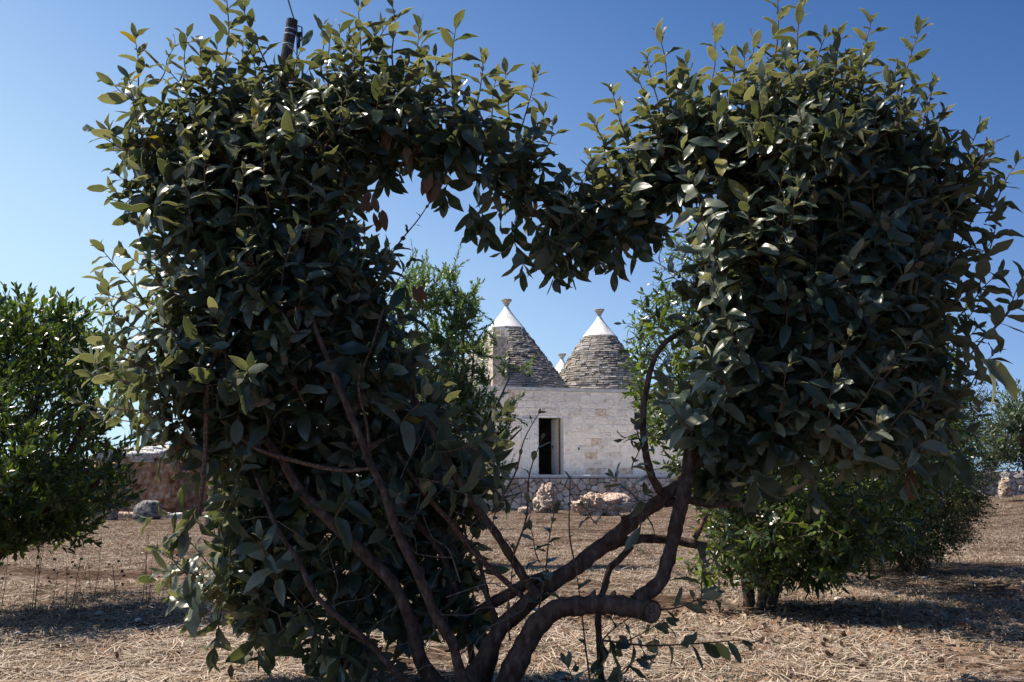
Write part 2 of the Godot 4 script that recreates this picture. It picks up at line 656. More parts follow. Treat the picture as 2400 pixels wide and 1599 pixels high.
func build_house() -> void:
	var house := thing("trullo_house", "pale stone trullo house with two grey cones and an open door", "house", Vector3(0.948, 0.797, -36.0), deg_to_rad(18.0))
	var walls := [whitewash(21, 1.0), whitewash(22, 0.93), whitewash(23, 0.86), whitewash(29, 0.97)]
	var tan := stone_mat(24, [[0.2, 0.42, 0.31, 0.22], [0.5, 0.66, 0.54, 0.42], [0.8, 0.78, 0.69, 0.59]], 0.8)
	var plaster := whitewash(25, 1.0)
	var white := stone_mat(26, [[0.15, 0.5, 0.48, 0.45], [0.32, 0.74, 0.73, 0.71], [0.55, 0.84, 0.84, 0.83], [0.8, 0.86, 0.86, 0.85]], 0.6, 0.85, 0.01, 2.0)
	var trim := stone_mat(27, [[0.2, 0.5, 0.48, 0.47], [0.7, 0.62, 0.61, 0.61]], 0.8, 0.8, 0.01, 2.0)
	var wood_white := stone_mat(28, [[0.2, 0.62, 0.60, 0.57], [0.7, 0.74, 0.73, 0.71]], 1.2, 0.7, 0.01, 1.5)
	var dark := mat(lin(0.03, 0.028, 0.026), 0.9)
	# the body: front in pieces round the openings, then sides, back, floor and roof
	var m := MB.new()
	var x0 := -6.5
	var x1 := 8.0
	m.box(Vector3(x0, -0.3, -0.4), Vector3(0.0, 3.03, 0.0))
	m.box(Vector3(0.0, 2.06, -0.4), Vector3(0.97, 3.03, 0.0))
	m.box(Vector3(0.97, -0.3, -0.4), Vector3(3.8, 3.03, 0.0))
	m.box(Vector3(3.8, -0.3, -0.4), Vector3(4.5, 1.66, 0.0))
	m.box(Vector3(3.8, 2.32, -0.4), Vector3(4.5, 3.03, 0.0))
	m.box(Vector3(4.5, -0.3, -0.4), Vector3(x1, 3.03, 0.0))
	m.box(Vector3(x0, -0.3, -9.0), Vector3(x0 + 0.4, 3.03, -0.402))
	m.box(Vector3(x1 - 0.4, -0.3, -9.0), Vector3(x1, 3.03, -0.402))
	m.box(Vector3(x0 + 0.402, -0.3, -9.0), Vector3(x1 - 0.402, 3.03, -8.6))
	var wall := part(m.mesh(), plaster, "wall", house)
	m = MB.new()
	m.box(Vector3(x0, 2.9, -9.0), Vector3(x1, 3.02, -0.41))
	part(m.mesh(), trim, "flat_roof", house)
	m = MB.new()
	m.box(Vector3(x0 + 0.41, -0.28, -8.58), Vector3(x1 - 0.41, -0.01, -0.41))
	part(m.mesh(), dark, "floor", house)
	# ashlar blocks
	var y := 0.0
	var row := 0
	while y < 2.98:
		var hgt := minf(rng.randf_range(0.235, 0.29), 3.025 - y)
		if 3.025 - y - hgt < 0.1:
			hgt = 3.025 - y
		var x := -4.9 - rng.randf() * 0.4
		while x < 6.0:
			var w := rng.randf_range(0.36, 0.66)
			var lo := x + 0.007
			var hi := x + w - 0.007
			var spans := [[lo, hi]]
			for hole in [[-0.06, 1.03, -0.1, 2.12], [3.74, 4.56, 1.6, 2.38]]:
				if y + hgt > hole[2] and y < hole[3]:
					var kept := []
					for s in spans:
						if s[1] <= hole[0] or s[0] >= hole[1]:
							kept.append(s)
						else:
							if s[0] < hole[0] - 0.06:
								kept.append([s[0], hole[0]])
							if s[1] > hole[1] + 0.06:
								kept.append([hole[1], s[1]])
					spans = kept
			for s in spans:
				var bm := MB.new()
				var o := rng.randf_range(0.01, 0.024)
				var a := Vector3(s[0], y + 0.007, 0.0)
				var b := Vector3(s[1], y + hgt - 0.007, 0.0)
				var e := 0.012
				bm.box(Vector3(a.x, a.y, -0.03), Vector3(b.x, b.y, o - 0.005))
				bm.hexa([Vector3(a.x, a.y, o - 0.0049), Vector3(b.x, a.y, o - 0.0049), Vector3(b.x, b.y, o - 0.0049), Vector3(a.x, b.y, o - 0.0049), Vector3(a.x + e, a.y + e, o), Vector3(b.x - e, a.y + e, o), Vector3(b.x - e, b.y - e, o), Vector3(a.x + e, b.y - e, o)])
				part(bm.mesh(), tan if rng.randf() < 0.06 else walls[rng.randi() % 4], "stone_block", wall)
			x += w
		y += hgt
		row += 1
	# coping along the eaves, in long slabs
	var cx := x0
	while cx < x1:
		var w := minf(1.55, x1 - cx)
		m = MB.new()
		m.box(Vector3(cx + 0.004, 3.032, -0.42), Vector3(cx + w - 0.004, 3.135 + rng.randf_range(-0.003, 0.003), 0.07))
		part(m.mesh(), trim, "coping_slab", house)
		cx += w
	# doorway
	var door := Node3D.new()
	put(door, "doorway", house)
	m = MB.new()
	m.box(Vector3(-0.05, 0.0, -0.02), Vector3(0.0, 2.11, 0.022))
	m.box(Vector3(0.002, 2.06, -0.02), Vector3(0.968, 2.11, 0.02))
	m.box(Vector3(0.97, 0.0, -0.02), Vector3(1.02, 2.11, 0.022))
	part(m.mesh(), white, "door_frame", door)
	m = MB.new()
	m.hexa([Vector3(0.845, 0.01, -0.94), Vector3(0.905, 0.01, -0.36), Vector3(0.945, 0.01, -0.36), Vector3(0.885, 0.01, -0.94), Vector3(0.845, 2.03, -0.94), Vector3(0.905, 2.03, -0.36), Vector3(0.945, 2.03, -0.36), Vector3(0.885, 2.03, -0.94)])
	var leaf := part(m.mesh(), wood_white, "door_leaf", door)
	m = MB.new()
	m.box(Vector3(0.84, 0.98, -0.86), Vector3(0.856, 1.06, -0.76))
	part(m.mesh(), dark, "lock_plate", door)
	m = MB.new()
	m.box(Vector3(0.91, 0.01, -0.355), Vector3(0.95, 2.04, -0.3))
	part(m.mesh(), stone_mat(31, [[0.2, 0.10, 0.05, 0.025], [0.8, 0.22, 0.12, 0.06]], 3.0), "door_post", door)
	m = MB.new()
	m.box(Vector3(-0.2, -0.012, -0.3), Vector3(1.2, 0.004, 0.06))
	part(m.mesh(), white, "threshold", door)
	# shutter folded open against the wall
	var shutter := Node3D.new()
	put(shutter, "shutter", house)
	for i in 6:
		m = MB.new()
		m.box(Vector3(-0.64 + i * 0.095, 0.02, 0.05), Vector3(-0.553 + i * 0.095, 2.0, 0.078))
		part(m.mesh(), wood_white, "plank", shutter)
	for yy in [0.12, 0.78, 1.8]:
		m = MB.new()
		m.box(Vector3(-0.63, yy, 0.0782), Vector3(-0.08, yy + 0.05, 0.095))
		part(m.mesh(), wood_white, "shutter_rail", shutter)
	# grilled window under a little ledge
	var win := Node3D.new()
	put(win, "window", house)
	m = MB.new()
	m.box(Vector3(3.8, 1.66, -0.3), Vector3(4.5, 2.32, -0.27))
	part(m.mesh(), mat(lin(0.02, 0.022, 0.025), 0.15), "pane", win)
	m = MB.new()
	for i in 6:
		m.box(Vector3(3.83 + i * 0.125, 1.67, -0.06), Vector3(3.848 + i * 0.125, 2.31, -0.042))
	m.box(Vector3(3.802, 1.98, -0.0415), Vector3(4.498, 2.0, -0.03))
	m.box(Vector3(3.805, 1.662, -0.062), Vector3(3.825, 2.318, -0.03))
	part(m.mesh(), mat(lin(0.03, 0.025, 0.022), 0.6), "grille", win)
	m = MB.new()
	m.box(Vector3(3.66, 2.55, -0.01), Vector3(4.66, 2.6, 0.09))
	part(m.mesh(), trim, "window_ledge", win)
	# small switch box on the wall
	var box := Node3D.new()
	put(box, "wall_box", house)
	m = MB.new()
	m.box(Vector3(1.47, 0.86, 0.0), Vector3(1.63, 0.89, 0.05))
	m.box(Vector3(1.47, 0.99, 0.0), Vector3(1.63, 1.02, 0.05))
	m.box(Vector3(1.47, 0.891, 0.0), Vector3(1.5, 0.989, 0.05))
	m.box(Vector3(1.6, 0.891, 0.0), Vector3(1.63, 0.989, 0.05))
	part(m.mesh(), white, "box_frame", box)
	m = MB.new()
	m.box(Vector3(1.501, 0.892, 0.0), Vector3(1.599, 0.988, 0.034))
	part(m.mesh(), mat(lin(0.12, 0.12, 0.12), 0.4), "box_cover", box)
	# cones
	var stones := [
		stone_mat(41, [[0.2, 0.090, 0.081, 0.073], [0.5, 0.242, 0.224, 0.207], [0.75, 0.448, 0.430, 0.414]], 2.2, 0.95, 0.02, 9.0),
		stone_mat(42, [[0.25, 0.143, 0.116, 0.097], [0.5, 0.296, 0.255, 0.216], [0.75, 0.466, 0.430, 0.387]], 2.2, 0.95, 0.02, 9.0),
		stone_mat(43, [[0.2, 0.174, 0.158, 0.147], [0.5, 0.365, 0.349, 0.334], [0.75, 0.552, 0.552, 0.561]], 2.2, 0.95, 0.02, 9.0),
		stone_mat(44, [[0.25, 0.054, 0.049, 0.046], [0.5, 0.143, 0.130, 0.120], [0.75, 0.323, 0.305, 0.295]], 2.2, 0.95, 0.02, 9.0)]
	var lichen := stone_mat(45, [[0.3, 0.09, 0.075, 0.06], [0.45, 0.26, 0.21, 0.16], [0.6, 0.55, 0.5, 0.44], [0.8, 0.7, 0.67, 0.62]], 2.5, 0.95, 0.016, 6.0)
	cone(house, Vector3(-0.18, 0.0, -3.21), PackedVector2Array([Vector2(2.62, 3.02), Vector2(2.40, 3.4), Vector2(1.95, 4.08), Vector2(1.42, 4.8), Vector2(0.69, 5.75)]), 6.61, stones, white, lichen, Vector3(0.35, 0, 0.94))
	cone(house, Vector3(3.79, 0.0, -3.18), PackedVector2Array([Vector2(2.13, 3.02), Vector2(1.93, 3.47), Vector2(1.64, 4.1), Vector2(1.2, 4.85), Vector2(0.655, 5.59)]), 6.41, stones, white, lichen, Vector3(0.25, 0, 0.97))
	# chimney
	var ch := Node3D.new()
	put(ch, "chimney", house)
	var w := 0.56
	var p := Vector3(-1.45, 0, -0.9)
	m = MB.new()
	m.box(Vector3(p.x, 3.02, p.z - w), Vector3(p.x + w, 5.05, p.z))
	part(m.mesh(), stone_mat(33, [[0.2, 0.26, 0.2, 0.15], [0.5, 0.46, 0.38, 0.31], [0.8, 0.66, 0.6, 0.53]], 0.9), "shaft", ch)
	for q in [Vector2(0, 0), Vector2(w - 0.1, 0), Vector2(0, -w + 0.1), Vector2(w - 0.1, -w + 0.1)]:
		m = MB.new()
		m.box(Vector3(p.x + q.x, 5.052, p.z + q.y - 0.1), Vector3(p.x + q.x + 0.1, 5.33, p.z + q.y))
		part(m.mesh(), plaster, "pillar", ch)
	m = MB.new()
	m.box(Vector3(p.x - 0.05, 5.332, p.z - w - 0.05), Vector3(p.x + w + 0.05, 5.4, p.z + 0.05))
	part(m.mesh(), white, "cap_slab", ch)
	# the small trullo behind
	var rear := thing("trullo_house", "small rear trullo whose white cone tip shows between the two grey cones", "house", house.transform * Vector3(5.59, 0.0, -12.2), deg_to_rad(18.0))
	m = MB.new()
	m.box(Vector3(-2.4, -0.5, -2.4), Vector3(2.4, 2.9, 2.4))
	part(m.mesh(), plaster, "wall", rear)
	cone(rear, Vector3(0, 0, 0), PackedVector2Array([Vector2(2.2, 2.91), Vector2(1.7, 3.6), Vector2(1.2, 4.2), Vector2(0.67, 4.87)]), 5.68, stones, white, lichen, Vector3(0, 0, 1))

func cone(parent: Node3D, c: Vector3, prof: PackedVector2Array, neck: float, stones: Array, white: Material, lichen: Material, toward: Vector3) -> void:
	var roof := Node3D.new()
	roof.position = c
	put(roof, "cone_roof", parent)
	var core := PackedVector2Array()
	for q in prof:
		core.append(Vector2(maxf(q.x - 0.09, 0.02), q.y))
	core.append(Vector2(0.0, prof[prof.size() - 1].y + 0.1))
	var m := MB.new()
	m.lathe(core, 40)
	part(m.mesh(), stones[3], "mortar_core", roof)
	var y := prof[0].y
	var top := prof[prof.size() - 1].y
	var all := []
	while y < top - 0.02:
		var h := rng.randf_range(0.075, 0.108)
		var r := 0.0
		var slope := 0.0
		for i in prof.size() - 1:
			if y + h * 0.5 >= prof[i].y and y + h * 0.5 <= prof[i + 1].y:
				var t := (y + h * 0.5 - prof[i].y) / (prof[i + 1].y - prof[i].y)
				r = lerpf(prof[i].x, prof[i + 1].x, t)
				slope = (prof[i].x - prof[i + 1].x) / (prof[i + 1].y - prof[i].y)
		if r == 0.0:
			break
		var a := rng.randf() * TAU
		var end := a + TAU
		while a < end - 0.04:
			var w := rng.randf_range(0.16, 0.36) / r
			if end - a - w < 0.1 / r:
				w = end - a
			all.append([Vector3(cos(a + w * 0.5), 0, sin(a + w * 0.5)).dot(toward.normalized()), a, w, y, h, r, slope])
			a += w
		y += h
	all.sort_custom(func(p, q): return p[0] > q[0])
	var rest := [MB.new(), MB.new(), MB.new(), MB.new()]
	for i in all.size():
		var s: Array = all[i]
		var out: float = s[5] + rng.randf_range(-0.025, 0.03)
		var hh: float = s[4]
		var tip: float = s[6] * hh * 0.45
		var ring := []
		for lvl in 2:
			var yy: float = s[3] + (0.006 if lvl == 0 else hh - rng.randf_range(0.008, 0.024)) + rng.randf_range(-0.006, 0.006)
			var ro: float = out + (tip if lvl == 0 else -tip) * 0.7
			for q in [[0.0, -0.16], [1.0, -0.16], [1.0, 0.0], [0.0, 0.0]]:
				var aa: float = s[1] + s[2] * (0.02 + 0.96 * q[0]) + rng.randf_range(-0.006, 0.006)
				var rr: float = ro + q[1] + (rng.randf_range(-0.03, 0.02) if q[1] == 0.0 else 0.0)
				ring.append(Vector3(cos(aa) * rr, yy, sin(aa) * rr))
		var k := rng.randi() % 4
		if rng.randf() < 0.3:
			k = 1
		if i < 300:
			var bm := MB.new()
			bm.hexa(ring)
			part(bm.mesh(), stones[k], "roof_stone", roof)
		else:
			rest[k].hexa(ring)
	var am := ArrayMesh.new()
	for k in 4:
		if rest[k].v.size():
			am.add_surface_from_arrays(Mesh.PRIMITIVE_TRIANGLES, rest[k].arrays())
			am.surface_set_material(am.get_surface_count() - 1, stones[k])
	var o := part(am, null, "roof_stones", roof)
	o.set_meta("kind", "stuff")
	var rt := prof[prof.size() - 1].x
	m = MB.new()
	m.lathe(PackedVector2Array([Vector2(rt - 0.03, top - 0.06), Vector2(rt + 0.035, top - 0.03), Vector2(rt + 0.02, top), Vector2(rt * 0.72, lerpf(top, neck, 0.3)), Vector2(rt * 0.42, lerpf(top, neck, 0.6)), Vector2(rt * 0.2, lerpf(top, neck, 0.85)), Vector2(0.075, neck)]), 40)
	part(m.mesh(), white, "white_tip", roof)
	m = MB.new()
	m.lathe(PackedVector2Array([Vector2(0.076, neck - 0.03), Vector2(0.07, neck + 0.01), Vector2(0.1, neck + 0.09), Vector2(0.16, neck + 0.18), Vector2(0.205, neck + 0.23), Vector2(0.212, neck + 0.27), Vector2(0.2, neck + 0.29), Vector2(0.0, neck + 0.3)]), 28)
	part(m.mesh(), lichen, "pinnacle", roof)

func build_retaining_wall() -> void:
	var at := Vector3(0.948, 0.797, -36.0)
	var turn := deg_to_rad(18.0)
	var basis2 := Basis(Vector3.UP, turn)
	var terrace := MB.new()
	terrace.box(Vector3(-7.0, -1.3, 0.02), Vector3(9.0, -0.10, 3.55))
	var paving := stone_mat(52, [[0.2, 0.72, 0.66, 0.57], [0.7, 0.84, 0.78, 0.69]], 0.5)
	var t := part(terrace.mesh(), paving, "terrace_ground", null, at)
	t.rotation.y = turn
	tag(t, "raised terrace of pale stone before the house", "", "", "structure")
	var wall := thing("retaining_wall", "low dry stone retaining wall of big pale rubble under the terrace", "wall", at + basis2 * Vector3(0, 0, 3.6), turn)
	var mortar := stone_mat(53, [[0.2, 0.12, 0.072, 0.045], [0.5, 0.24, 0.16, 0.11], [0.8, 0.4, 0.3, 0.22]], 2.0)
	var m := MB.new()
	m.box(Vector3(-7.0, -1.4, -0.3), Vector3(9.0, -0.09, 0.0))
	part(m.mesh(), mortar, "backing", wall)
	var slab := stone_mat(54, [[0.2, 0.62, 0.61, 0.60], [0.7, 0.76, 0.75, 0.74]], 1.0)
	var x := -7.0
	while x < 9.0:
		var w := rng.randf_range(1.1, 1.8)
		m = MB.new()
		m.box(Vector3(x + 0.004, -0.088, -0.5), Vector3(minf(x + w, 9.0) - 0.004, -0.012 + rng.randf_range(-0.008, 0.008), 0.1))
		part(m.mesh(), slab, "edge_slab", wall)
		x += w
	var kinds := []
	for i in 4:
		var k := 0.72 + 0.14 * i
		kinds.append(stone_mat(60 + i, [[0.2, 0.5 * k, 0.37 * k, 0.26 * k], [0.4, 0.74 * k, 0.61 * k, 0.48 * k], [0.7, 0.84 * k, 0.75 * k, 0.64 * k]], 1.3, 0.95, 0.012, 9.0))
	var pts := PackedVector2Array()
	for tries in 9000:
		var q := Vector2(rng.randf_range(-4.6, 7.5), rng.randf_range(-1.36, -0.13))
		var gap := 0.42 if tries < 400 else (0.28 if tries < 2500 else 0.16)
		var ok := true
		for o in pts:
			if Vector2((o.x - q.x) * 0.8, o.y - q.y).length() < gap:
				ok = false
				break
		if ok:
			pts.append(q)
	var cl := cells(pts, Rect2(-4.8, -1.42, 12.6, 1.315))
	for i in cl.size():
		if cl[i].size() < 3:
			continue
		var c := Vector2.ZERO
		for q in cl[i]:
			c += q
		c /= cl[i].size()
		part(cell_stone(cl[i], c, 0.006, rng.randf_range(0.045, 0.12)), kinds[rng.randi() % 4], "stone", wall)

func build_rocks() -> void:
	var honey := stone_mat(71, [[0.2, 0.15, 0.09, 0.06], [0.45, 0.38, 0.27, 0.20], [0.6, 0.56, 0.45, 0.37], [0.8, 0.72, 0.66, 0.58]], 1.6, 0.95, 0.016, 12.0)
	var pale := stone_mat(72, [[0.2, 0.2, 0.12, 0.085], [0.42, 0.42, 0.29, 0.21], [0.6, 0.58, 0.45, 0.36], [0.8, 0.7, 0.61, 0.53]], 1.5, 0.95, 0.018, 14.0)
	var red := stone_mat(73, [[0.15, 0.06, 0.026, 0.014], [0.32, 0.30, 0.145, 0.075], [0.6, 0.44, 0.25, 0.15], [0.85, 0.58, 0.45, 0.36]], 0.45, 0.97, 0.016, 12.0)
	var crust := stone_mat(74, [[0.2, 0.25, 0.24, 0.23], [0.5, 0.55, 0.54, 0.53], [0.8, 0.76, 0.76, 0.75]], 1.4, 0.95, 0.016, 9.0)
	var grey := stone_mat(75, [[0.2, 0.06, 0.06, 0.06], [0.5, 0.16, 0.155, 0.15], [0.8, 0.36, 0.35, 0.34]], 1.6)
	var rocks := [
		["upright honeycombed brown rock before the retaining wall", "rock", Vector3(0.939, 0.037, -28.5), 0, Vector3(0.66, 0.995, 0.528), 0.9, 1, 2.2, 0.5, 1.2, 60, 0],
		["low wide pale knobbly rock right of the upright honeycombed one", "rock", Vector3(2.258, -0.044, -27), 1, Vector3(1.447, 0.681, 0.868), 1, 2, 1.9, 0.7, 0.9, 72, 0.2],
		["pointed pale boulder behind the low wide rock", "rock", Vector3(3.057, -0.065, -29.5), 1, Vector3(0.885, 0.711, 0.708), 0.7, 3, 1.4, 0.3, 0.2, 40, 0],
		["small pale stone left of the upright honeycombed rock", "rock", Vector3(0.331, -0.192, -28), 1, Vector3(0.36, 0.252, 0.252), 0.75, 13, 2, 0.3, 0.2, 24, 0],
		["spotted triangular rock at the foot of the brown block", "rock", Vector3(-9.267, 0.02, -23), 0, Vector3(0.651, 0.731, 0.521), 0.8, 4, 1.7, 0.35, 0.7, 48, 0],
		["dark grey boulder right of the spotted triangular rock", "rock", Vector3(-8.469, -0.048, -23.5), 4, Vector3(0.665, 0.535, 0.532), 0.75, 5, 1.5, 0.3, 0.2, 40, 0],
		["flat pinkish slab under the left tree", "rock", Vector3(-9.948, -0.124, -22.5), 1, Vector3(0.772, 0.256, 0.386), 0.5, 6, 1.2, 0.2, 0.1, 32, 0],
		["flat pale slab between the spotted rock and the grey boulder", "rock", Vector3(-9.168, -0.16, -24), 1, Vector3(0.576, 0.201, 0.288), 0.5, 7, 1.2, 0.2, 0.1, 32, 0],
		["flat pale slab right of the grey boulder", "rock", Vector3(-8.104, -0.164, -24), 3, Vector3(0.617, 0.187, 0.309), 0.5, 8, 1.2, 0.2, 0.1, 32, 0],
		["round reddish stone standing at the far right before the far wall", "rock", Vector3(11.288, 0.467, -23), 0, Vector3(0.296, 0.529, 0.266), 0.75, 9, 2, 0.3, 0.4, 36, 0],
	]
	for r in rocks:
		var o := part(rock_mesh(r[4], r[5], r[6], r[7], r[8], r[9], r[10]), [honey, pale, red, crust, grey][r[3]], "limestone_rock", null, r[2])
		o.rotation.y = r[11]
		tag(o, r[0], r[1])
	# the huge blocks behind the left tree: a weathered grey crust lies on the brown body
	for b in [["huge pitted brown limestone block with a pale weathered top beyond the left tree", Vector3(-9.45, 0.45, -26.3), Vector3(2.7, 1.75, 1.7), 81], ["lower long brown limestone block half hidden behind the left tree", Vector3(-12.1, 0.3, -26.6), Vector3(3.1, 1.55, 1.7), 82]]:
		var o := thing("limestone_block", b[0], "boulder", b[1])
		part(rock_mesh(b[2], 0.36, b[3], 1.1, 0.2, 0.3, 110), red, "block_body", o)
		part(rock_mesh(Vector3(b[2].x * 0.99, 0.5, b[2].z * 1.0), 0.6, b[3] + 5, 1.3, 0.6, 0.5, 72), crust, "weathered_crust", o, Vector3(0, b[2].y * 0.47, 0))

func build_far_things() -> void:
	var steel := mat(lin(0.02, 0.022, 0.035), 0.5)
	var o := thing("pergola", "dark blue steel pergola frame behind the left tree", "pergola", Vector3(-14.0, -0.3, -31.0))
	var m := MB.new()
	m.box(Vector3(-6, 4.2, -0.2), Vector3(4.1, 4.62, 0.0))
	part(m.mesh(), steel, "beam", o)
	m = MB.new()
	m.box(Vector3(-6, 4.2, -3.4), Vector3(4.1, 4.62, -3.2))
	part(m.mesh(), steel, "beam", o)
	for p in [Vector2(2.55, -0.19), Vector2(3.28, -3.38), Vector2(-5.9, -0.19), Vector2(-5.9, -3.38)]:
		m = MB.new()
		m.box(Vector3(p.x, -0.2, p.y), Vector3(p.x + 0.21, 4.199, p.y + 0.18))
		part(m.mesh(), steel, "post", o)
	# utility pole
	var wood := stone_mat(91, [[0.2, 0.028, 0.026, 0.025], [0.5, 0.07, 0.062, 0.056], [0.8, 0.16, 0.14, 0.125]], 3.0)
	wood.uv1_scale = Vector3(6, 0.7, 6)
	var metal := mat(lin(0.55, 0.55, 0.56), 0.35)
	metal.metallic = 0.6
	var black := mat(lin(0.015, 0.015, 0.016), 0.6)
	var top := Vector3(-4.42, 9.89, -19)
	var foot := Vector3(-5.684, -0.163, -19)
	var pole := thing("utility_pole", "leaning dark wooden utility pole with metal bands behind the top left of the heart shrub", "pole", foot)
	m = MB.new()
	var n := FastNoiseLite.new()
	n.frequency = 0.01
	m.tube(PackedVector3Array([Vector3(0, -0.4, 0), (top - foot) * 0.5, top - foot]), PackedFloat32Array([0.16, 0.13, 0.112]), 14)
	part(m.mesh(), wood, "post", pole)
	var ax := (top - foot).normalized()
	for d in [0.2, 0.31, 0.52]:
		m = MB.new()
		m.tube(PackedVector3Array([top - foot - ax * d, top - foot - ax * (d + 0.022)]), PackedFloat32Array([0.119, 0.119]), 14)
		part(m.mesh(), metal, "band", pole)
	m = MB.new()
	m.box(Vector3(0.09, -0.34, -0.05), Vector3(0.2, -0.27, 0.05))
	m.box(Vector3(0.13, -0.6, -0.03), Vector3(0.17, -0.345, 0.03))
	m.tube(PackedVector3Array([Vector3(0.1, -0.12, 0), Vector3(0.2, -0.16, 0.02), Vector3(0.21, -0.4, 0.02), Vector3(0.12, -0.55, 0.03)]), PackedFloat32Array([0.015, 0.015, 0.015, 0.015]), 6)
	m.tube(PackedVector3Array([Vector3(0.05, -0.02, 0.1), Vector3(0.12, -0.2, 0.1), Vector3(0.14, -0.9, 0.09), Vector3(0.1, -2.0, 0.12)]), PackedFloat32Array([0.014, 0.014, 0.014, 0.014]), 6)
	part(m.mesh(), black, "cable_bracket", pole, top - foot)
	var ends := Vector3(-1.941, 5.466, -7)
	var pts := PackedVector3Array()
	var rad := PackedFloat32Array()
	for i in 25:
		var t := i / 24.0
		pts.append((top + Vector3(0.06, -0.03, 0.1)).lerp(ends, t) - Vector3.UP * 0.25 * 4.0 * t * (1.0 - t) * 0.4)
		rad.append(0.015)
	m = MB.new()
	m.tube(pts, rad, 6)
	tag(part(m.mesh(), black, "overhead_cable"), "black cable rising from the top of the utility pole", "cable")
	# far stone wall at the right
	var fw := thing("stone_wall", "far low wall of grey stones behind the right bushes", "wall", Vector3(12.4, ground_y(12.4, -27.0), -27.0), deg_to_rad(-6.0))
	var fm := [stone_mat(95, [[0.2, 0.2, 0.17, 0.15], [0.6, 0.48, 0.43, 0.40]], 1.5), stone_mat(96, [[0.2, 0.26, 0.21, 0.18], [0.6, 0.56, 0.5, 0.46]], 1.5)]
	m = MB.new()
	m.box(Vector3(-3.5, -0.3, -0.4), Vector3(3.5, 0.62, -0.02))
	part(m.mesh(), fm[0], "backing", fw)
	var q := PackedVector2Array()
	var yy := 0.05
	while yy < 0.65:
		var xx := -3.4
		while xx < 3.5:
			q.append(Vector2(xx, yy + rng.randf_range(-0.06, 0.06)))
			xx += rng.randf_range(0.2, 0.36)
		yy += 0.17
	for c in cells(q, Rect2(-3.5, -0.1, 7.0, 0.76)):
		if c.size() > 2:
			var mid := Vector2.ZERO
			for k in c:
				mid += k
			part(cell_stone(c, mid / c.size(), 0.012, rng.randf_range(0.03, 0.07)), fm[rng.randi() % 2], "stone", fw)

func leaf_pair(top: Color, rough: float, under: Color, light: Color, spec := 0.5) -> Array:
	var a := mat(top, rough, spec)
	a.backlight_enabled = true
	a.backlight = light
	var b := mat(under, 0.75, 0.3)
	b.backlight_enabled = true
	b.backlight = light
	return [a, b]

func start_plant(called: String, label: String, category: String, at: Vector3, key: String, pairs: Array) -> Plant:
	var p := Plant.new()
	p.root = thing(called, label, category, at)
	p.key = key
	for q in pairs:
		p.tops.append(q[0])
		p.unders.append(q[1])
	p.twigs = MB.new()
	return p

func limb(p: Plant, called: String, pts: PackedVector3Array, rad: PackedFloat32Array, bark: Material, per := 5, sides := 12, lump := 0.12) -> void:
	var n := FastNoiseLite.new()
	n.seed = 5
	n.frequency = 0.6
	var sp := smooth_path(pts, rad, per)
	var q: PackedVector3Array = sp[0]
	var w: PackedFloat32Array = sp[1]
	for i in q.size():
		w[i] *= 1.0 + 0.22 * n.get_noise_1d(i * 0.9 + pts[0].x * 90.0)
		q[i] += Vector3(n.get_noise_3dv(q[i] * 9.0), n.get_noise_3dv(q[i] * 9.0 + Vector3.ONE * 40.0), 0.0) * w[i] * 0.35
		q[i] -= p.root.position
	var m := MB.new()
	m.tube(q, w, sides, lump, n)
	part(m.mesh(), bark, called, p.root)

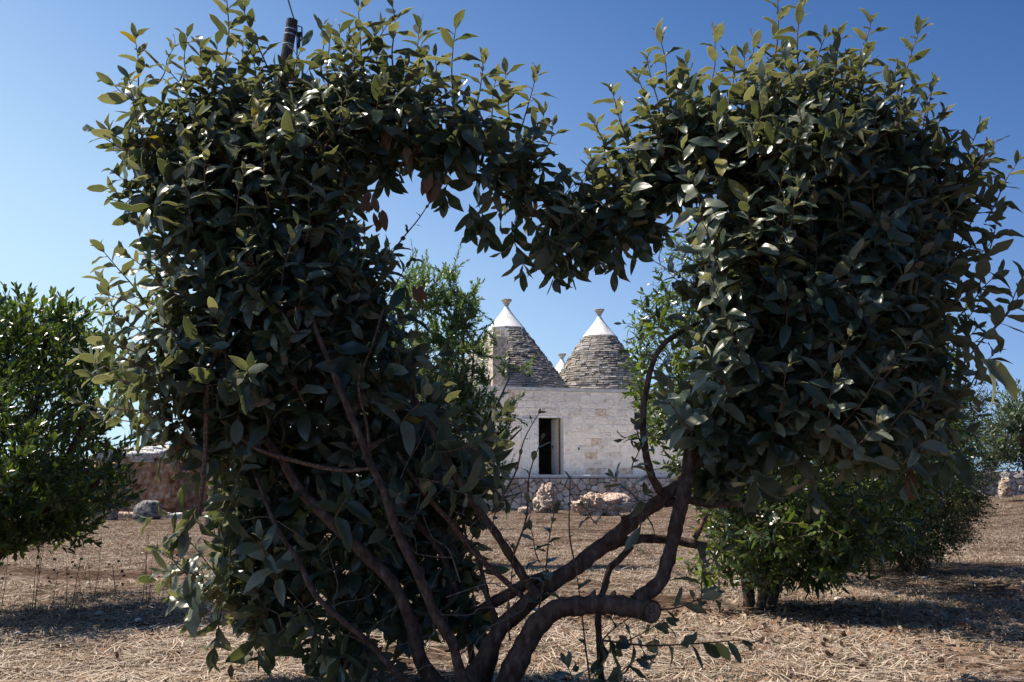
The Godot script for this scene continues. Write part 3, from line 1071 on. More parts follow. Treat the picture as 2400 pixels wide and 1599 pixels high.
func build_background_plants() -> void:
	var bark := stone_mat(101, [[0.2, 0.05, 0.03, 0.022], [0.5, 0.12, 0.08, 0.06], [0.8, 0.22, 0.17, 0.13]], 4.0)
	var redbark := stone_mat(102, [[0.2, 0.035, 0.018, 0.014], [0.5, 0.08, 0.04, 0.03], [0.8, 0.15, 0.08, 0.06]], 4.0)
	make_shapes("oval", 6, 0.2, 5, 2, 0.95, 0.08, 0.35, 0.05)
	make_shapes("lance", 6, 0.15, 5, 2, 0.75, 0.3, 0.35, 0.1)
	make_shapes("tiny", 4, 0.2, 3, 2, 0.85, 0.1, 0.3, 0.0)
	make_shapes("needle", 4, 0.15, 3, 2, 0.8, 0.12, 0.3, 0.0)
	var b: PackedFloat32Array
	# strawberry tree at the left
	var p := start_plant("leafy_tree", "dark green leafy tree with upright leaf clusters at the left edge", "tree", Vector3(-3.1, ground_y(-3.1, -6.5), -6.5), "oval",
		[leaf_pair(lin(0.026, 0.044, 0.019), 0.28, lin(0.07, 0.095, 0.042), lin(0.4, 0.5, 0.14)), leaf_pair(lin(0.04, 0.062, 0.025), 0.3, lin(0.09, 0.12, 0.05), lin(0.48, 0.6, 0.16)), leaf_pair(lin(0.016, 0.032, 0.014), 0.28, lin(0.05, 0.075, 0.034), lin(0.2, 0.3, 0.08))])
	b = PackedFloat32Array([-3.11, 0.497, -6.467, 0.152, -3.319, 0.602, -6.542, 0.252, -2.899, 0.536, -6.797, 0.102, -2.984, 0.604, -6.476, 0.194, -3.27, 1.827, -6.505, 0.195, -3.575, 1.72, -6.561, 0.253, -2.964, 1.765, -6.279, 0.188, -2.849, 1.827, -6.508, 0.139, -3.238, 1.552, -6.591, 0.283, -3.007, 1.594, -6.705, 0.244, -3.362, 1.325, -6.216, 0.32, -2.719, 1.611, -6.362, 0.136, -2.978, 1.191, -6.213, 0.32, -2.876, 1.248, -6.717, 0.173, -3.33, 0.905, -6.635, 0.341, -2.761, 0.927, -6.179, 0.291, -2.85, 0.906, -6.838, 0.132, -3.293, 0.648, -6.825, 0.322, -2.938, 0.682, -6.608, 0.227, -3.509, 0.655, -6.581, 0.367, -2.614, 0.743, -6.26, 0.161, -3.169, 0.488, -6.161, 0.185, -2.833, 0.494, -6.52, 0.112])
	fill(p, b, 2300, {"len": 0.18, "count": 10, "size": 0.07, "open": 0.95, "close": 0.35, "rise": 0.95, "stray": 0.4, "tones": [0.45, 0.3, 0.25], "deep": 3.8, "stem": 0.0022, "core": 0.3, "taper": 0.9})
	for t in [[Vector3(-3.35, -0.05, -6.5), Vector3(-3.3, 0.6, -6.5), Vector3(-3.1, 1.2, -6.45), Vector3(-3.02, 1.8, -6.4)], [Vector3(-3.32, 0.3, -6.5), Vector3(-2.95, 0.75, -6.4), Vector3(-2.65, 1.3, -6.35)], [Vector3(-3.34, 0.2, -6.5), Vector3(-3.4, 0.8, -6.3), Vector3(-3.35, 1.5, -6.3)], [Vector3(-3.3, 0.35, -6.45), Vector3(-2.9, 0.6, -6.3), Vector3(-2.55, 0.8, -6.2)]]:
		limb(p, "limb", PackedVector3Array(t), PackedFloat32Array([0.036, 0.03, 0.02, 0.009]).slice(0, t.size()), redbark)
	finish_plant(p, 300, "leaf", "leaves", redbark)
	# feathery acacia in the middle
	p = start_plant("feathery_tree", "young green tree with feathery leaves in front of the left cone", "tree", Vector3(-0.65, ground_y(-0.65, -10.0), -10.0), "needle",
		[leaf_pair(lin(0.10, 0.15, 0.075), 0.38, lin(0.15, 0.2, 0.11), lin(0.5, 0.64, 0.27)), leaf_pair(lin(0.145, 0.195, 0.105), 0.38, lin(0.18, 0.23, 0.13), lin(0.58, 0.7, 0.3)), leaf_pair(lin(0.06, 0.1, 0.055), 0.38, lin(0.1, 0.145, 0.08), lin(0.38, 0.5, 0.2))])
	b = PackedFloat32Array([-0.89, 2.612, -9.736, 0.25, -0.555, 2.582, -9.814, 0.202, -1.073, 2.806, -9.845, 0.148, -0.38, 2.501, -9.718, 0.117, -0.648, 2.217, -9.978, 0.278, -0.945, 1.955, -9.964, 0.342, -0.659, 1.849, -10.205, 0.262, -0.73, 1.529, -10.011, 0.343, -0.345, 1.383, -10.084, 0.225, -0.107, 1.229, -10, 0.12, -0.86, 1.061, -10.097, 0.325, -0.425, 0.974, -9.974, 0.235, -0.168, 0.848, -9.867, 0.118, -1.339, 2.396, -10.299, 0.309, -1.324, 1.548, -10.297, 0.309, -0.307, 1.849, -10.204, 0.096, -0.087, 1.876, -10.125, 0.078, 0.107, 1.895, -9.889, 0.059, -0.211, 1.559, -9.838, 0.093, -0.625, 2.855, -9.873, 0.106, -0.464, 2.313, -9.742, 0.146, -0.307, 2.109, -10.16, 0.131, -0.172, 2.169, -9.94, 0.06, -0.438, 1.63, -10.208, 0.197, -0.043, 1.481, -9.932, 0.085])
	fill(p, b, 760, {"len": 0.3, "count": 30, "size": 0.08, "open": 0.95, "close": 0.4, "rise": 0.75, "stray": 0.45, "tones": [0.45, 0.3, 0.25], "deep": 1.0, "stem": 0.0022, "core": 0.35, "sink": 0.45, "taper": 0.6})
	limb(p, "trunk", PackedVector3Array([Vector3(-0.65, -0.15, -10), Vector3(-0.6, 0.8, -10), Vector3(-0.5, 1.8, -10.05), Vector3(-0.52, 2.7, -10)]), PackedFloat32Array([0.05, 0.04, 0.022, 0.008]), bark)
	for t in [[Vector3(-0.6, 0.7, -10), Vector3(-0.3, 1.2, -9.9), Vector3(-0.02, 1.8, -9.8)], [Vector3(-0.58, 0.9, -10), Vector3(-0.85, 1.5, -10.1), Vector3(-1.0, 2.3, -10.1)], [Vector3(-0.55, 1.2, -10), Vector3(-0.42, 1.7, -10.1), Vector3(-0.4, 2.1, -10.2)], [Vector3(-0.6, 0.6, -10), Vector3(-0.2, 1.0, -10), Vector3(0.1, 1.3, -10)]]:
		limb(p, "limb", PackedVector3Array(t), PackedFloat32Array([0.025, 0.016, 0.006]), bark)
	finish_plant(p, 0, "leaf", "leaves", bark)
	# light green laurel at the right
	p = start_plant("broadleaf_bush", "tall light green bush on several stems behind the right lobe of the heart", "bush", Vector3(1.6, ground_y(1.6, -6.6), -6.6), "lance",
		[leaf_pair(lin(0.038, 0.062, 0.024), 0.28, lin(0.13, 0.165, 0.07), lin(0.42, 0.54, 0.12)), leaf_pair(lin(0.085, 0.115, 0.04), 0.3, lin(0.17, 0.2, 0.075), lin(0.55, 0.66, 0.15)), leaf_pair(lin(0.02, 0.036, 0.017), 0.28, lin(0.06, 0.085, 0.04), lin(0.25, 0.34, 0.08))])
	b = PackedFloat32Array([1.298, 2.387, -6.821, 0.175, 1.174, 2.1, -6.743, 0.188, 0.907, 1.8, -6.15, 0.132, 1.229, 1.851, -6.297, 0.243, 0.882, 1.839, -6.787, 0.102, 1.063, 1.653, -6.479, 0.194, 0.944, 1.638, -6.836, 0.132, 1.33, 1.563, -6.428, 0.303, 0.799, 1.364, -6.201, 0.106, 1.075, 1.353, -6.591, 0.212, 0.973, 1.161, -6.695, 0.143, 1.19, 1.063, -6.339, 0.217, 1.61, 1.62, -6.211, 0.453, 1.84, 2.203, -6.383, 0.356, 2.248, 1.875, -6.825, 0.468, 1.519, 2.326, -6.681, 0.258, 1.73, 1.086, -6.233, 0.401, 1.339, 0.689, -6.322, 0.203, 1.525, 0.614, -6.221, 0.293, 1.807, 0.641, -6.192, 0.318, 1.581, 0.373, -6.708, 0.201, 1.77, 0.43, -6.274, 0.255, 2.123, 0.466, -6.542, 0.238, 1.306, 0.417, -6.463, 0.125, 2.154, 0.664, -6.283, 0.215, 1.134, 0.933, -6.662, 0.114, 1.179, 0.277, -6.242, 0.107, 1.719, 0.272, -6.601, 0.141, 1.911, 0.33, -6.232, 0.107, 2.538, 1.823, -7.337, 0.535, 2.767, 1.336, -7.17, 0.43, 2.703, 0.94, -7.216, 0.371, 2.487, 1.046, -7.777, 0.433, 2.746, 0.56, -7.643, 0.295, 2.211, 2.289, -7.243, 0.466, 1.863, 1.243, -5.795, 0.373, 2.092, 1.596, -5.625, 0.313, 2.747, 0.882, -8.076, 0.519, 3.295, 1.164, -8.296, 0.427, 2.651, 0.428, -8.376, 0.287, 1.503, 0.258, -6.179, 0.119, 1.848, 0.216, -6.48, 0.111, 2.058, 0.258, -6.453, 0.124, 1.331, 0.268, -6.341, 0.082, 1.376, 0.534, -6.269, 0.188, 1.686, 0.566, -6.142, 0.211, 2.012, 0.516, -6.115, 0.197, 1.636, 0.335, -6.485, 0.195, 1.875, 0.358, -6.195, 0.186, 2.318, 0.555, -6.382, 0.164])  # includes unseen masses behind the right lobe, added to fill the ground shadow
	fill(p, b, 4800, {"len": 0.2, "count": 8, "size": 0.082, "open": 1.2, "close": 0.6, "rise": 0.5, "stray": 0.5, "droop": 0.35, "tones": [0.4, 0.18, 0.42], "deep": 2.6, "stem": 0.0022, "core": 0.3})
	for t in [[Vector3(1.53, 0.0, -6.6), Vector3(1.5, 0.35, -6.6), Vector3(1.42, 0.9, -6.6), Vector3(1.3, 1.7, -6.6)], [Vector3(1.6, 0.0, -6.55), Vector3(1.65, 0.25, -6.55), Vector3(1.7, 0.7, -6.6), Vector3(1.85, 1.5, -6.6)], [Vector3(1.56, 0.0, -6.7), Vector3(1.56, 0.5, -6.7), Vector3(1.55, 1.2, -6.7), Vector3(1.5, 2.0, -6.7)], [Vector3(1.7, 0.0, -6.7), Vector3(1.8, 0.3, -6.7), Vector3(1.95, 0.7, -6.65), Vector3(2.1, 1.1, -6.6)]]:
		limb(p, "stem", PackedVector3Array(t), PackedFloat32Array([0.034, 0.03, 0.022, 0.012]), bark)
	finish_plant(p, 300, "leaf", "leaves", bark)
	# dark small-leaved bush at the right
	p = start_plant("small_leaved_bush", "broad dark bush with tiny leaves reaching the ground at the right", "bush", Vector3(3.75, ground_y(3.75, -9.6), -9.6), "tiny",
		[leaf_pair(lin(0.022, 0.042, 0.018), 0.38, lin(0.05, 0.08, 0.035), lin(0.14, 0.22, 0.04)), leaf_pair(lin(0.035, 0.06, 0.024), 0.38, lin(0.07, 0.1, 0.045), lin(0.2, 0.3, 0.05))])
	b = PackedFloat32Array([3.692, 0.598, -9.908, 0.425, 3.859, 0.809, -9.369, 0.442, 4.14, 1.13, -9.515, 0.367, 3.963, 0.352, -9.884, 0.318, 4.239, 0.644, -9.713, 0.25, 3.48, 0.267, -9.28, 0.239, 4.386, 1.442, -9.991, 0.257, 4.244, 1.586, -9.371, 0.141, 3.19, 0.69, -9.407, 0.403, 4.072, 0.56, -9.818, 0.337, 3.712, 1.088, -9.463, 0.446, 3.302, 0.296, -9.437, 0.283, 3.509, 0.23, -9.259, 0.238, 3.87, 0.306, -9.272, 0.219, 3.338, 0.202, -9.666, 0.249, 3.754, 0.143, -9.394, 0.161])
	fill(p, b, 4300, {"len": 0.22, "count": 14, "size": 0.038, "open": 1.1, "close": 0.9, "rise": 0.15, "stray": 0.5, "droop": 0.15, "tones": [0.6, 0.4], "deep": 2.4, "stem": 0.0018, "core": 0.35, "sink": 0.4})
	for t in [[Vector3(3.7, -0.1, -9.6), Vector3(3.8, 0.3, -9.6), Vector3(4.0, 0.8, -9.6)], [Vector3(3.75, -0.1, -9.6), Vector3(3.5, 0.3, -9.5), Vector3(3.3, 0.8, -9.5)]]:
		limb(p, "stem", PackedVector3Array(t), PackedFloat32Array([0.04, 0.028, 0.012]), bark)
	finish_plant(p, 0, "leaf", "leaves", bark)
	# silvery bush far right
	p = start_plant("silvery_bush", "far silvery green bush at the right edge before the stone wall", "bush", Vector3(10.8, ground_y(10.8, -21.0), -21.0), "oval",
		[leaf_pair(lin(0.10, 0.13, 0.075), 0.4, lin(0.22, 0.24, 0.17), lin(0.25, 0.32, 0.1)), leaf_pair(lin(0.045, 0.075, 0.04), 0.4, lin(0.2, 0.22, 0.15), lin(0.2, 0.28, 0.1))])
	b = PackedFloat32Array([10.47, 1.919, -21.101, 0.452, 10.732, 2.175, -20.872, 0.537, 10.189, 1.466, -20.953, 0.404, 10.887, 1.39, -21.459, 0.552, 11.214, 1.824, -20.984, 0.72, 10.135, 1.112, -21.075, 0.226, 11.458, 1.116, -21.367, 0.641])
	fill(p, b, 1100, {"len": 0.3, "count": 10, "size": 0.115, "rise": 0.6, "tones": [0.5, 0.5], "deep": 1.1, "stem": 0.004, "core": 0.35})
	limb(p, "stem", PackedVector3Array([Vector3(10.8, 0.1, -21), Vector3(10.8, 0.9, -21), Vector3(10.7, 1.9, -21)]), PackedFloat32Array([0.08, 0.06, 0.03]), bark)
	finish_plant(p, 0, "leaf", "leaves", bark)
	# pink oleander beyond the block
	p = start_plant("flowering_bush", "small pink flowering bush behind the pale topped block", "bush", Vector3(-11.95, ground_y(-11.9, -33.0), -33.0), "oval",
		[leaf_pair(lin(0.04, 0.07, 0.03), 0.4, lin(0.1, 0.14, 0.06), lin(0.2, 0.3, 0.05)), leaf_pair(lin(0.55, 0.14, 0.22), 0.6, lin(0.5, 0.14, 0.2), lin(0.5, 0.15, 0.2))])
	b = PackedFloat32Array([-11.747, 1.746, -32.873, 0.197, -11.907, 1.648, -32.862, 0.169, -11.523, 1.684, -33.163, 0.199])
	fill(p, b, 120, {"len": 0.2, "count": 9, "size": 0.12, "rise": 0.5, "tones": [0.72, 0.28], "stem": 0.004})
	limb(p, "stem", PackedVector3Array([Vector3(-11.95, -0.4, -33), Vector3(-11.95, 0.8, -33), Vector3(-11.9, 1.7, -33)]), PackedFloat32Array([0.06, 0.05, 0.02]), bark)
	finish_plant(p, 0, "leaf", "leaves", bark)

func build_heart() -> void:
	make_shapes("heart", 10, 0.225, 7, 4, 0.92, 0.25, 0.35, 0.22)
	var broad: Array = leaf_shapes["heart"]
	make_shapes("heart", 8, 0.198, 7, 4, 0.9, 0.22, 0.4, 0.22)
	leaf_shapes["heart"] = broad + leaf_shapes["heart"]
	var bark := stone_mat(111, [[0.2, 0.045, 0.027, 0.02], [0.5, 0.088, 0.054, 0.04], [0.75, 0.13, 0.088, 0.068], [0.92, 0.2, 0.155, 0.13]], 7.0, 0.9, 0.014, 9.0)
	bark.uv1_scale = Vector3(4, 2, 4)
	var red := stone_mat(112, [[0.2, 0.06, 0.03, 0.02], [0.5, 0.15, 0.08, 0.055], [0.8, 0.26, 0.17, 0.13]], 9.0, 0.8, 0.014, 5.0)
	var dry := stone_mat(113, [[0.2, 0.10, 0.075, 0.06], [0.5, 0.18, 0.14, 0.115], [0.8, 0.28, 0.23, 0.2]], 8.0, 0.9)
	var pairs := [
		leaf_pair(lin(0.021, 0.039, 0.031), 0.29, lin(0.115, 0.112, 0.084), lin(0.38, 0.42, 0.21)),
		leaf_pair(lin(0.040, 0.061, 0.048), 0.33, lin(0.15, 0.147, 0.112), lin(0.48, 0.5, 0.27)),
		leaf_pair(lin(0.125, 0.145, 0.115), 0.32, lin(0.22, 0.212, 0.16), lin(0.6, 0.6, 0.35)),
		leaf_pair(lin(0.19, 0.18, 0.05), 0.45, lin(0.28, 0.25, 0.1), lin(0.7, 0.6, 0.14)),
		leaf_pair(lin(0.16, 0.095, 0.06), 0.8, lin(0.23, 0.15, 0.1), lin(0.28, 0.17, 0.08), 0.2)]
	var p := start_plant("clipped_shrub", "big dark glossy shrub clipped into an open heart in the foreground", "shrub", Vector3(-0.12, 0.02, -3.8), "heart", pairs)
	var limbs := [
		["limb", -0.229, 0.047, -3.7, 0.036, -0.328, 0.186, -3.7, 0.027, -0.364, 0.32, -3.7, 0.023, -0.42, 0.435, -3.7, 0.022, -0.533, 0.549, -3.72, 0.022, -0.66, 0.667, -3.72, 0.022, -0.793, 0.8, -3.74, 0.019, -0.885, 0.936, -3.75, 0.016, -1.014, 1.05, -3.76, 0.013, -1.132, 1.186, -3.76, 0.009],
		["limb", -0.16, 0.069, -3.6, 0.023, -0.171, 0.128, -3.6, 0.02, -0.213, 0.28, -3.56, 0.018, -0.269, 0.375, -3.54, 0.017, -0.317, 0.481, -3.53, 0.017, -0.392, 0.639, -3.52, 0.016, -0.441, 0.769, -3.52, 0.015, -0.486, 0.864, -3.52, 0.014, -0.579, 1.074, -3.52, 0.013, -0.653, 1.243, -3.54, 0.011, -0.718, 1.392, -3.56, 0.009, -0.762, 1.581, -3.6, 0.007],
		["limb", 0.103, 0.395, -3.78, 0.021, 0.065, 0.441, -3.78, 0.018, -0.005, 0.545, -3.76, 0.016, -0.085, 0.666, -3.74, 0.015, -0.178, 0.794, -3.74, 0.014, -0.256, 0.929, -3.76, 0.012, -0.35, 1.091, -3.8, 0.01, -0.445, 1.274, -3.82, 0.007],
		["limb", 0.04, 0.391, -3.84, 0.012, -0.047, 0.465, -3.84, 0.011, -0.145, 0.555, -3.84, 0.011, -0.242, 0.676, -3.82, 0.01, -0.345, 0.793, -3.8, 0.009, -0.437, 0.929, -3.8, 0.007],
		["limb", -0.279, 0.077, -3.56, 0.015, -0.399, 0.167, -3.56, 0.013, -0.482, 0.26, -3.54, 0.011, -0.595, 0.359, -3.52, 0.011, -0.68, 0.436, -3.52, 0.01, -0.743, 0.546, -3.54, 0.009, -0.829, 0.665, -3.56, 0.008, -0.917, 0.834, -3.6, 0.006],
		["limb", -0.128, 0.023, -3.88, 0.015, -0.178, 0.304, -3.88, 0.012, -0.228, 0.446, -3.88, 0.012, -0.266, 0.536, -3.88, 0.012, -0.334, 0.629, -3.88, 0.011, -0.392, 0.695, -3.88, 0.01, -0.497, 0.866, -3.9, 0.008],
		["trunk", -0.178, 0.019, -3.76, 0.05, -0.149, 0.095, -3.76, 0.04, -0.046, 0.269, -3.78, 0.031, 0.025, 0.34, -3.8, 0.031, 0.16, 0.446, -3.82, 0.031, 0.256, 0.509, -3.84, 0.03, 0.362, 0.588, -3.86, 0.03, 0.456, 0.665, -3.86, 0.029, 0.546, 0.731, -3.86, 0.027, 0.625, 0.799, -3.86, 0.025, 0.727, 0.898, -3.88, 0.022, 0.871, 1.015, -3.92, 0.018, 1.069, 1.101, -3.96, 0.014, 1.307, 1.207, -4, 0.009],
		["limb", -0.015, 0.047, -3.7, 0.052, 0, 0.149, -3.7, 0.044, 0.074, 0.281, -3.7, 0.04, 0.147, 0.353, -3.7, 0.036, 0.221, 0.377, -3.7, 0.035, 0.305, 0.382, -3.7, 0.034, 0.392, 0.38, -3.68, 0.035, 0.495, 0.361, -3.64, 0.037],
		["limb", 0.446, 0.389, -3.68, 0.032, 0.492, 0.42, -3.7, 0.029, 0.536, 0.457, -3.72, 0.027, 0.583, 0.545, -3.76, 0.027, 0.618, 0.663, -3.8, 0.027, 0.649, 0.774, -3.82, 0.028, 0.67, 0.835, -3.84, 0.028, 0.681, 0.93, -3.84, 0.022, 0.696, 1.029, -3.86, 0.018, 0.805, 1.198, -3.9, 0.013, 0.958, 1.408, -3.95, 0.01, 1.047, 1.662, -4, 0.007],
		["limb", 0.588, 0.752, -3.86, 0.017, 0.535, 0.833, -3.82, 0.016, 0.507, 0.929, -3.8, 0.014, 0.5, 1.026, -3.8, 0.013, 0.505, 1.124, -3.8, 0.012, 0.541, 1.271, -3.8, 0.011, 0.611, 1.365, -3.82, 0.01, 0.736, 1.438, -3.86, 0.007],
		["branch", 0.226, 0.49, -3.84, 0.021, 0.325, 0.547, -3.86, 0.019, 0.39, 0.577, -3.88, 0.018, 0.522, 0.602, -3.9, 0.018, 0.657, 0.589, -3.92, 0.017, 0.749, 0.57, -3.92, 0.016],
		["branch", 0.707, 0.6, -3.92, 0.012, 0.728, 0.636, -3.92, 0.01, 0.759, 0.693, -3.92, 0.008],
		["branch", 0.46, 0.573, -3.9, 0.013, 0.418, 0.524, -3.9, 0.013, 0.375, 0.484, -3.9, 0.013, 0.348, 0.403, -3.9, 0.013, 0.332, 0.352, -3.9, 0.013, 0.329, 0.204, -3.88, 0.012, 0.338, 0.012, -3.86, 0.013],
		["branch", 0.588, 0.736, -3.86, 0.018, 0.68, 0.747, -3.88, 0.017, 0.759, 0.731, -3.9, 0.017, 0.863, 0.734, -3.92, 0.016, 0.955, 0.724, -3.94, 0.015],
		["branch", 0.684, 0.931, -3.86, 0.015, 0.799, 0.965, -3.9, 0.015, 0.945, 1.016, -3.95, 0.013, 1.197, 1.027, -4, 0.009, 1.529, 1.019, -4.02, 0.007],
		["branch", -1.023, 1.422, -3.6, 0.005, -1.054, 1.325, -3.58, 0.007, -1.087, 1.224, -3.57, 0.007, -1.091, 1.126, -3.56, 0.008, -1.091, 0.97, -3.56, 0.008, -1.092, 0.855, -3.56, 0.008, -1.102, 0.718, -3.56, 0.006],
		["branch", -1.047, 1.04, -3.6, 0.005, -0.945, 0.949, -3.62, 0.007, -0.793, 0.895, -3.62, 0.008, -0.615, 0.86, -3.62, 0.007, -0.511, 0.868, -3.62, 0.006],
		["branch", -0.512, 0.872, -3.63, 0.005, -0.523, 1.017, -3.6, 0.005, -0.557, 1.171, -3.6, 0.005, -0.513, 1.304, -3.6, 0.004, -0.472, 1.457, -3.62, 0.003],
		["branch", -0.11, 0.025, -3.8, 0.028, -0.079, 0.147, -3.8, 0.021, -0.056, 0.281, -3.82, 0.015, -0.096, 0.403, -3.84, 0.01, -0.129, 0.545, -3.84, 0.007],
		["limb", -0.794, 1.612, -3.75, 0.011, -0.739, 1.831, -3.82, 0.011, -0.562, 2.031, -3.85, 0.011, -0.342, 2.087, -3.86, 0.01, -0.136, 2.016, -3.86, 0.009, 0.051, 1.893, -3.86, 0.008, 0.237, 1.806, -3.86, 0.007, 0.39, 1.841, -3.86, 0.005],
		["limb", 0.805, 1.198, -3.9, 0.013, 0.763, 1.538, -3.9, 0.011, 0.788, 1.851, -3.9, 0.009, 0.689, 2.01, -3.9, 0.008, 0.514, 1.969, -3.88, 0.005],
		["limb", 0.958, 1.408, -3.95, 0.01, 1.173, 1.687, -3.95, 0.009, 1.322, 1.936, -3.95, 0.008, 1.487, 2.115, -3.95, 0.005],
		["limb", 1.069, 1.101, -3.96, 0.013, 1.297, 1.34, -3.95, 0.01, 1.501, 1.559, -3.92, 0.008, 1.675, 1.781, -3.9, 0.005],
		["stub", 0.288, 0.402, -3.7, 0.016, 0.296, 0.418, -3.7, 0.01, 0.301, 0.43, -3.69, 0.004],
		["stub", 0.364, 0.403, -3.69, 0.014, 0.369, 0.42, -3.68, 0.009, 0.374, 0.428, -3.68, 0.004],
		["stub", 0.428, 0.647, -3.84, 0.015, 0.424, 0.67, -3.82, 0.012, 0.422, 0.685, -3.81, 0.011],
		["branch", -0.163, 0.309, -3.9, 0.018, -0.065, 0.367, -3.88, 0.022, 0.048, 0.429, -3.86, 0.022, 0.146, 0.472, -3.86, 0.018]]
	for l in limbs:
		var pts := PackedVector3Array()
		var rad := PackedFloat32Array()
		for i in range(1, l.size(), 4):
			pts.append(Vector3(l[i], l[i + 1], l[i + 2]))
			rad.append(l[i + 3])
		limb(p, l[0], pts, rad, bark if rad[1] > 0.011 else red, 6, 14 if rad[1] > 0.02 else 9)
	# the sawn end of the thick limb
	var m := MB.new()
	var c := Vector3(0.492, 0.363, -3.64) - p.root.position
	var ax := Vector3(0.52, -0.10, 0.85).normalized()
	m.tube(PackedVector3Array([c - ax * 0.03, c, c + ax * 0.012]), PackedFloat32Array([0.036, 0.041, 0.041]), 20, 0.06, FastNoiseLite.new())
	part(m.mesh(), bark, "cut_collar", p.root)
	m = MB.new()
	m.tube(PackedVector3Array([c + ax * 0.008, c + ax * 0.015]), PackedFloat32Array([0.034, 0.033]), 20)
	part(m.mesh(), stone_mat(114, [[0.2, 0.08, 0.055, 0.045], [0.5, 0.17, 0.125, 0.1], [0.8, 0.27, 0.21, 0.17]], 14.0), "cut_face", p.root)
	var base := {"len": 0.17, "count": 7, "size": 0.122, "open": 1.2, "close": 0.55, "rise": 0.3, "stray": 0.7, "droop": 0.6, "tones": [0.62, 0.28, 0.085, 0.01, 0.005], "deep": 1.35, "stem": 0.0021, "core": 0.45, "outward": 0.25, "roll": 0.45, "taper": 0.8}
	var bl: PackedFloat32Array = PackedFloat32Array([-1.361, 2.132, -3.875, 0.156, -0.883, 2.388, -3.898, 0.086, -1.165, 2.254, -3.909, 0.181, -0.924, 2.274, -3.938, 0.174, -0.667, 2.296, -3.898, 0.165, -0.441, 2.281, -3.934, 0.15, -0.232, 2.146, -3.756, 0.136, -0.063, 2.059, -3.843, 0.116, 0.068, 1.97, -3.939, 0.111, 0.215, 1.899, -3.88, 0.125, 0.368, 1.895, -3.93, 0.111, 0.149, 1.732, -3.773, 0.091, 0.29, 1.757, -3.844, 0.085, 0.449, 1.843, -3.799, 0.084, -1.294, 1.912, -3.859, 0.194, -1.075, 2.039, -3.865, 0.202, -0.808, 2.057, -3.753, 0.196, -0.596, 2.159, -3.793, 0.153, -0.356, 2.127, -3.806, 0.13, -1.084, 1.77, -3.933, 0.237, -0.832, 1.798, -3.903, 0.22, -0.676, 1.631, -3.782, 0.145, -1.136, 1.481, -3.909, 0.236, -0.831, 1.494, -3.778, 0.228, -0.646, 1.475, -3.873, 0.164, -1.237, 1.224, -3.775, 0.175, -1.015, 1.205, -3.75, 0.241, -0.787, 1.239, -3.924, 0.237, -0.536, 1.276, -3.792, 0.183, -1.134, 0.977, -3.793, 0.16, -1.003, 0.953, -4.146, 0.25, -0.711, 0.971, -4.124, 0.249, -0.457, 1.037, -4.008, 0.185, -0.273, 0.935, -4.142, 0.15, -1.079, 0.707, -4.058, 0.163, -0.839, 0.689, -4.086, 0.214, -0.545, 0.727, -3.991, 0.209, -0.333, 0.74, -4.138, 0.183, -0.171, 0.794, -4.088, 0.099, -1.093, 0.442, -4.143, 0.158, -0.876, 0.426, -4.129, 0.174, -0.611, 0.438, -4.01, 0.153, -0.338, 0.488, -4.022, 0.129, -0.943, 0.292, -3.983, 0.128, -0.635, 0.194, -3.979, 0.112, -0.298, 0.328, -3.963, 0.112, -0.2, 0.455, -4.01, 0.089, -0.409, 0.246, -4.071, 0.098, -0.145, 0.297, -3.951, 0.072])
	var young := {"narrow": true, "len": 0.33, "count": 13, "size": 0.115, "open": 1.3, "close": 0.55, "rise": 0.75, "stray": 0.4, "droop": 0.12, "tones": [0.3, 0.42, 0.27, 0.006, 0.004], "deep": 1.3, "stem": 0.003, "taper": 0.68, "skin": 0.22, "min_up": -0.25, "sink": 0.42, "roll": 0.3}
	fill(p, bl, 1300, base)
	fill(p, bl, 900, young)
	bl = PackedFloat32Array([0.52, 1.987, -3.936, 0.111, 0.635, 2.085, -3.868, 0.117, 0.741, 2.164, -3.862, 0.117, 0.941, 2.236, -3.964, 0.143, 1.155, 2.212, -3.896, 0.157, 1.371, 2.155, -3.863, 0.155, 1.554, 2.066, -3.896, 0.133, 1.707, 1.952, -3.941, 0.119, 0.694, 2.04, -3.811, 0.092, 0.981, 2.116, -3.995, 0.169, 1.174, 2.056, -3.805, 0.214, 1.466, 2.028, -3.95, 0.207, 1.609, 1.905, -3.969, 0.136, 0.943, 1.809, -3.804, 0.153, 1.21, 1.811, -3.958, 0.239, 1.398, 1.72, -3.873, 0.218, 1.573, 1.623, -3.916, 0.126, 0.884, 1.549, -3.802, 0.168, 1.103, 1.499, -3.809, 0.23, 1.346, 1.435, -3.836, 0.216, 1.573, 1.387, -3.991, 0.136, 0.884, 1.282, -3.839, 0.154, 1.047, 1.242, -3.951, 0.199, 1.264, 1.193, -3.986, 0.24, 1.472, 1.14, -3.988, 0.176, 1.55, 1.199, -3.869, 0.101, 0.8, 1.047, -3.871, 0.132, 0.975, 0.998, -3.905, 0.165, 1.213, 1.017, -3.955, 0.151, 1.371, 0.995, -3.822, 0.108, 1.61, 1.068, -3.95, 0.071, 0.796, 0.863, -3.959, 0.08])
	fill(p, bl, 1250, base)
	fill(p, bl, 950, young)
	var shoots: Array = []
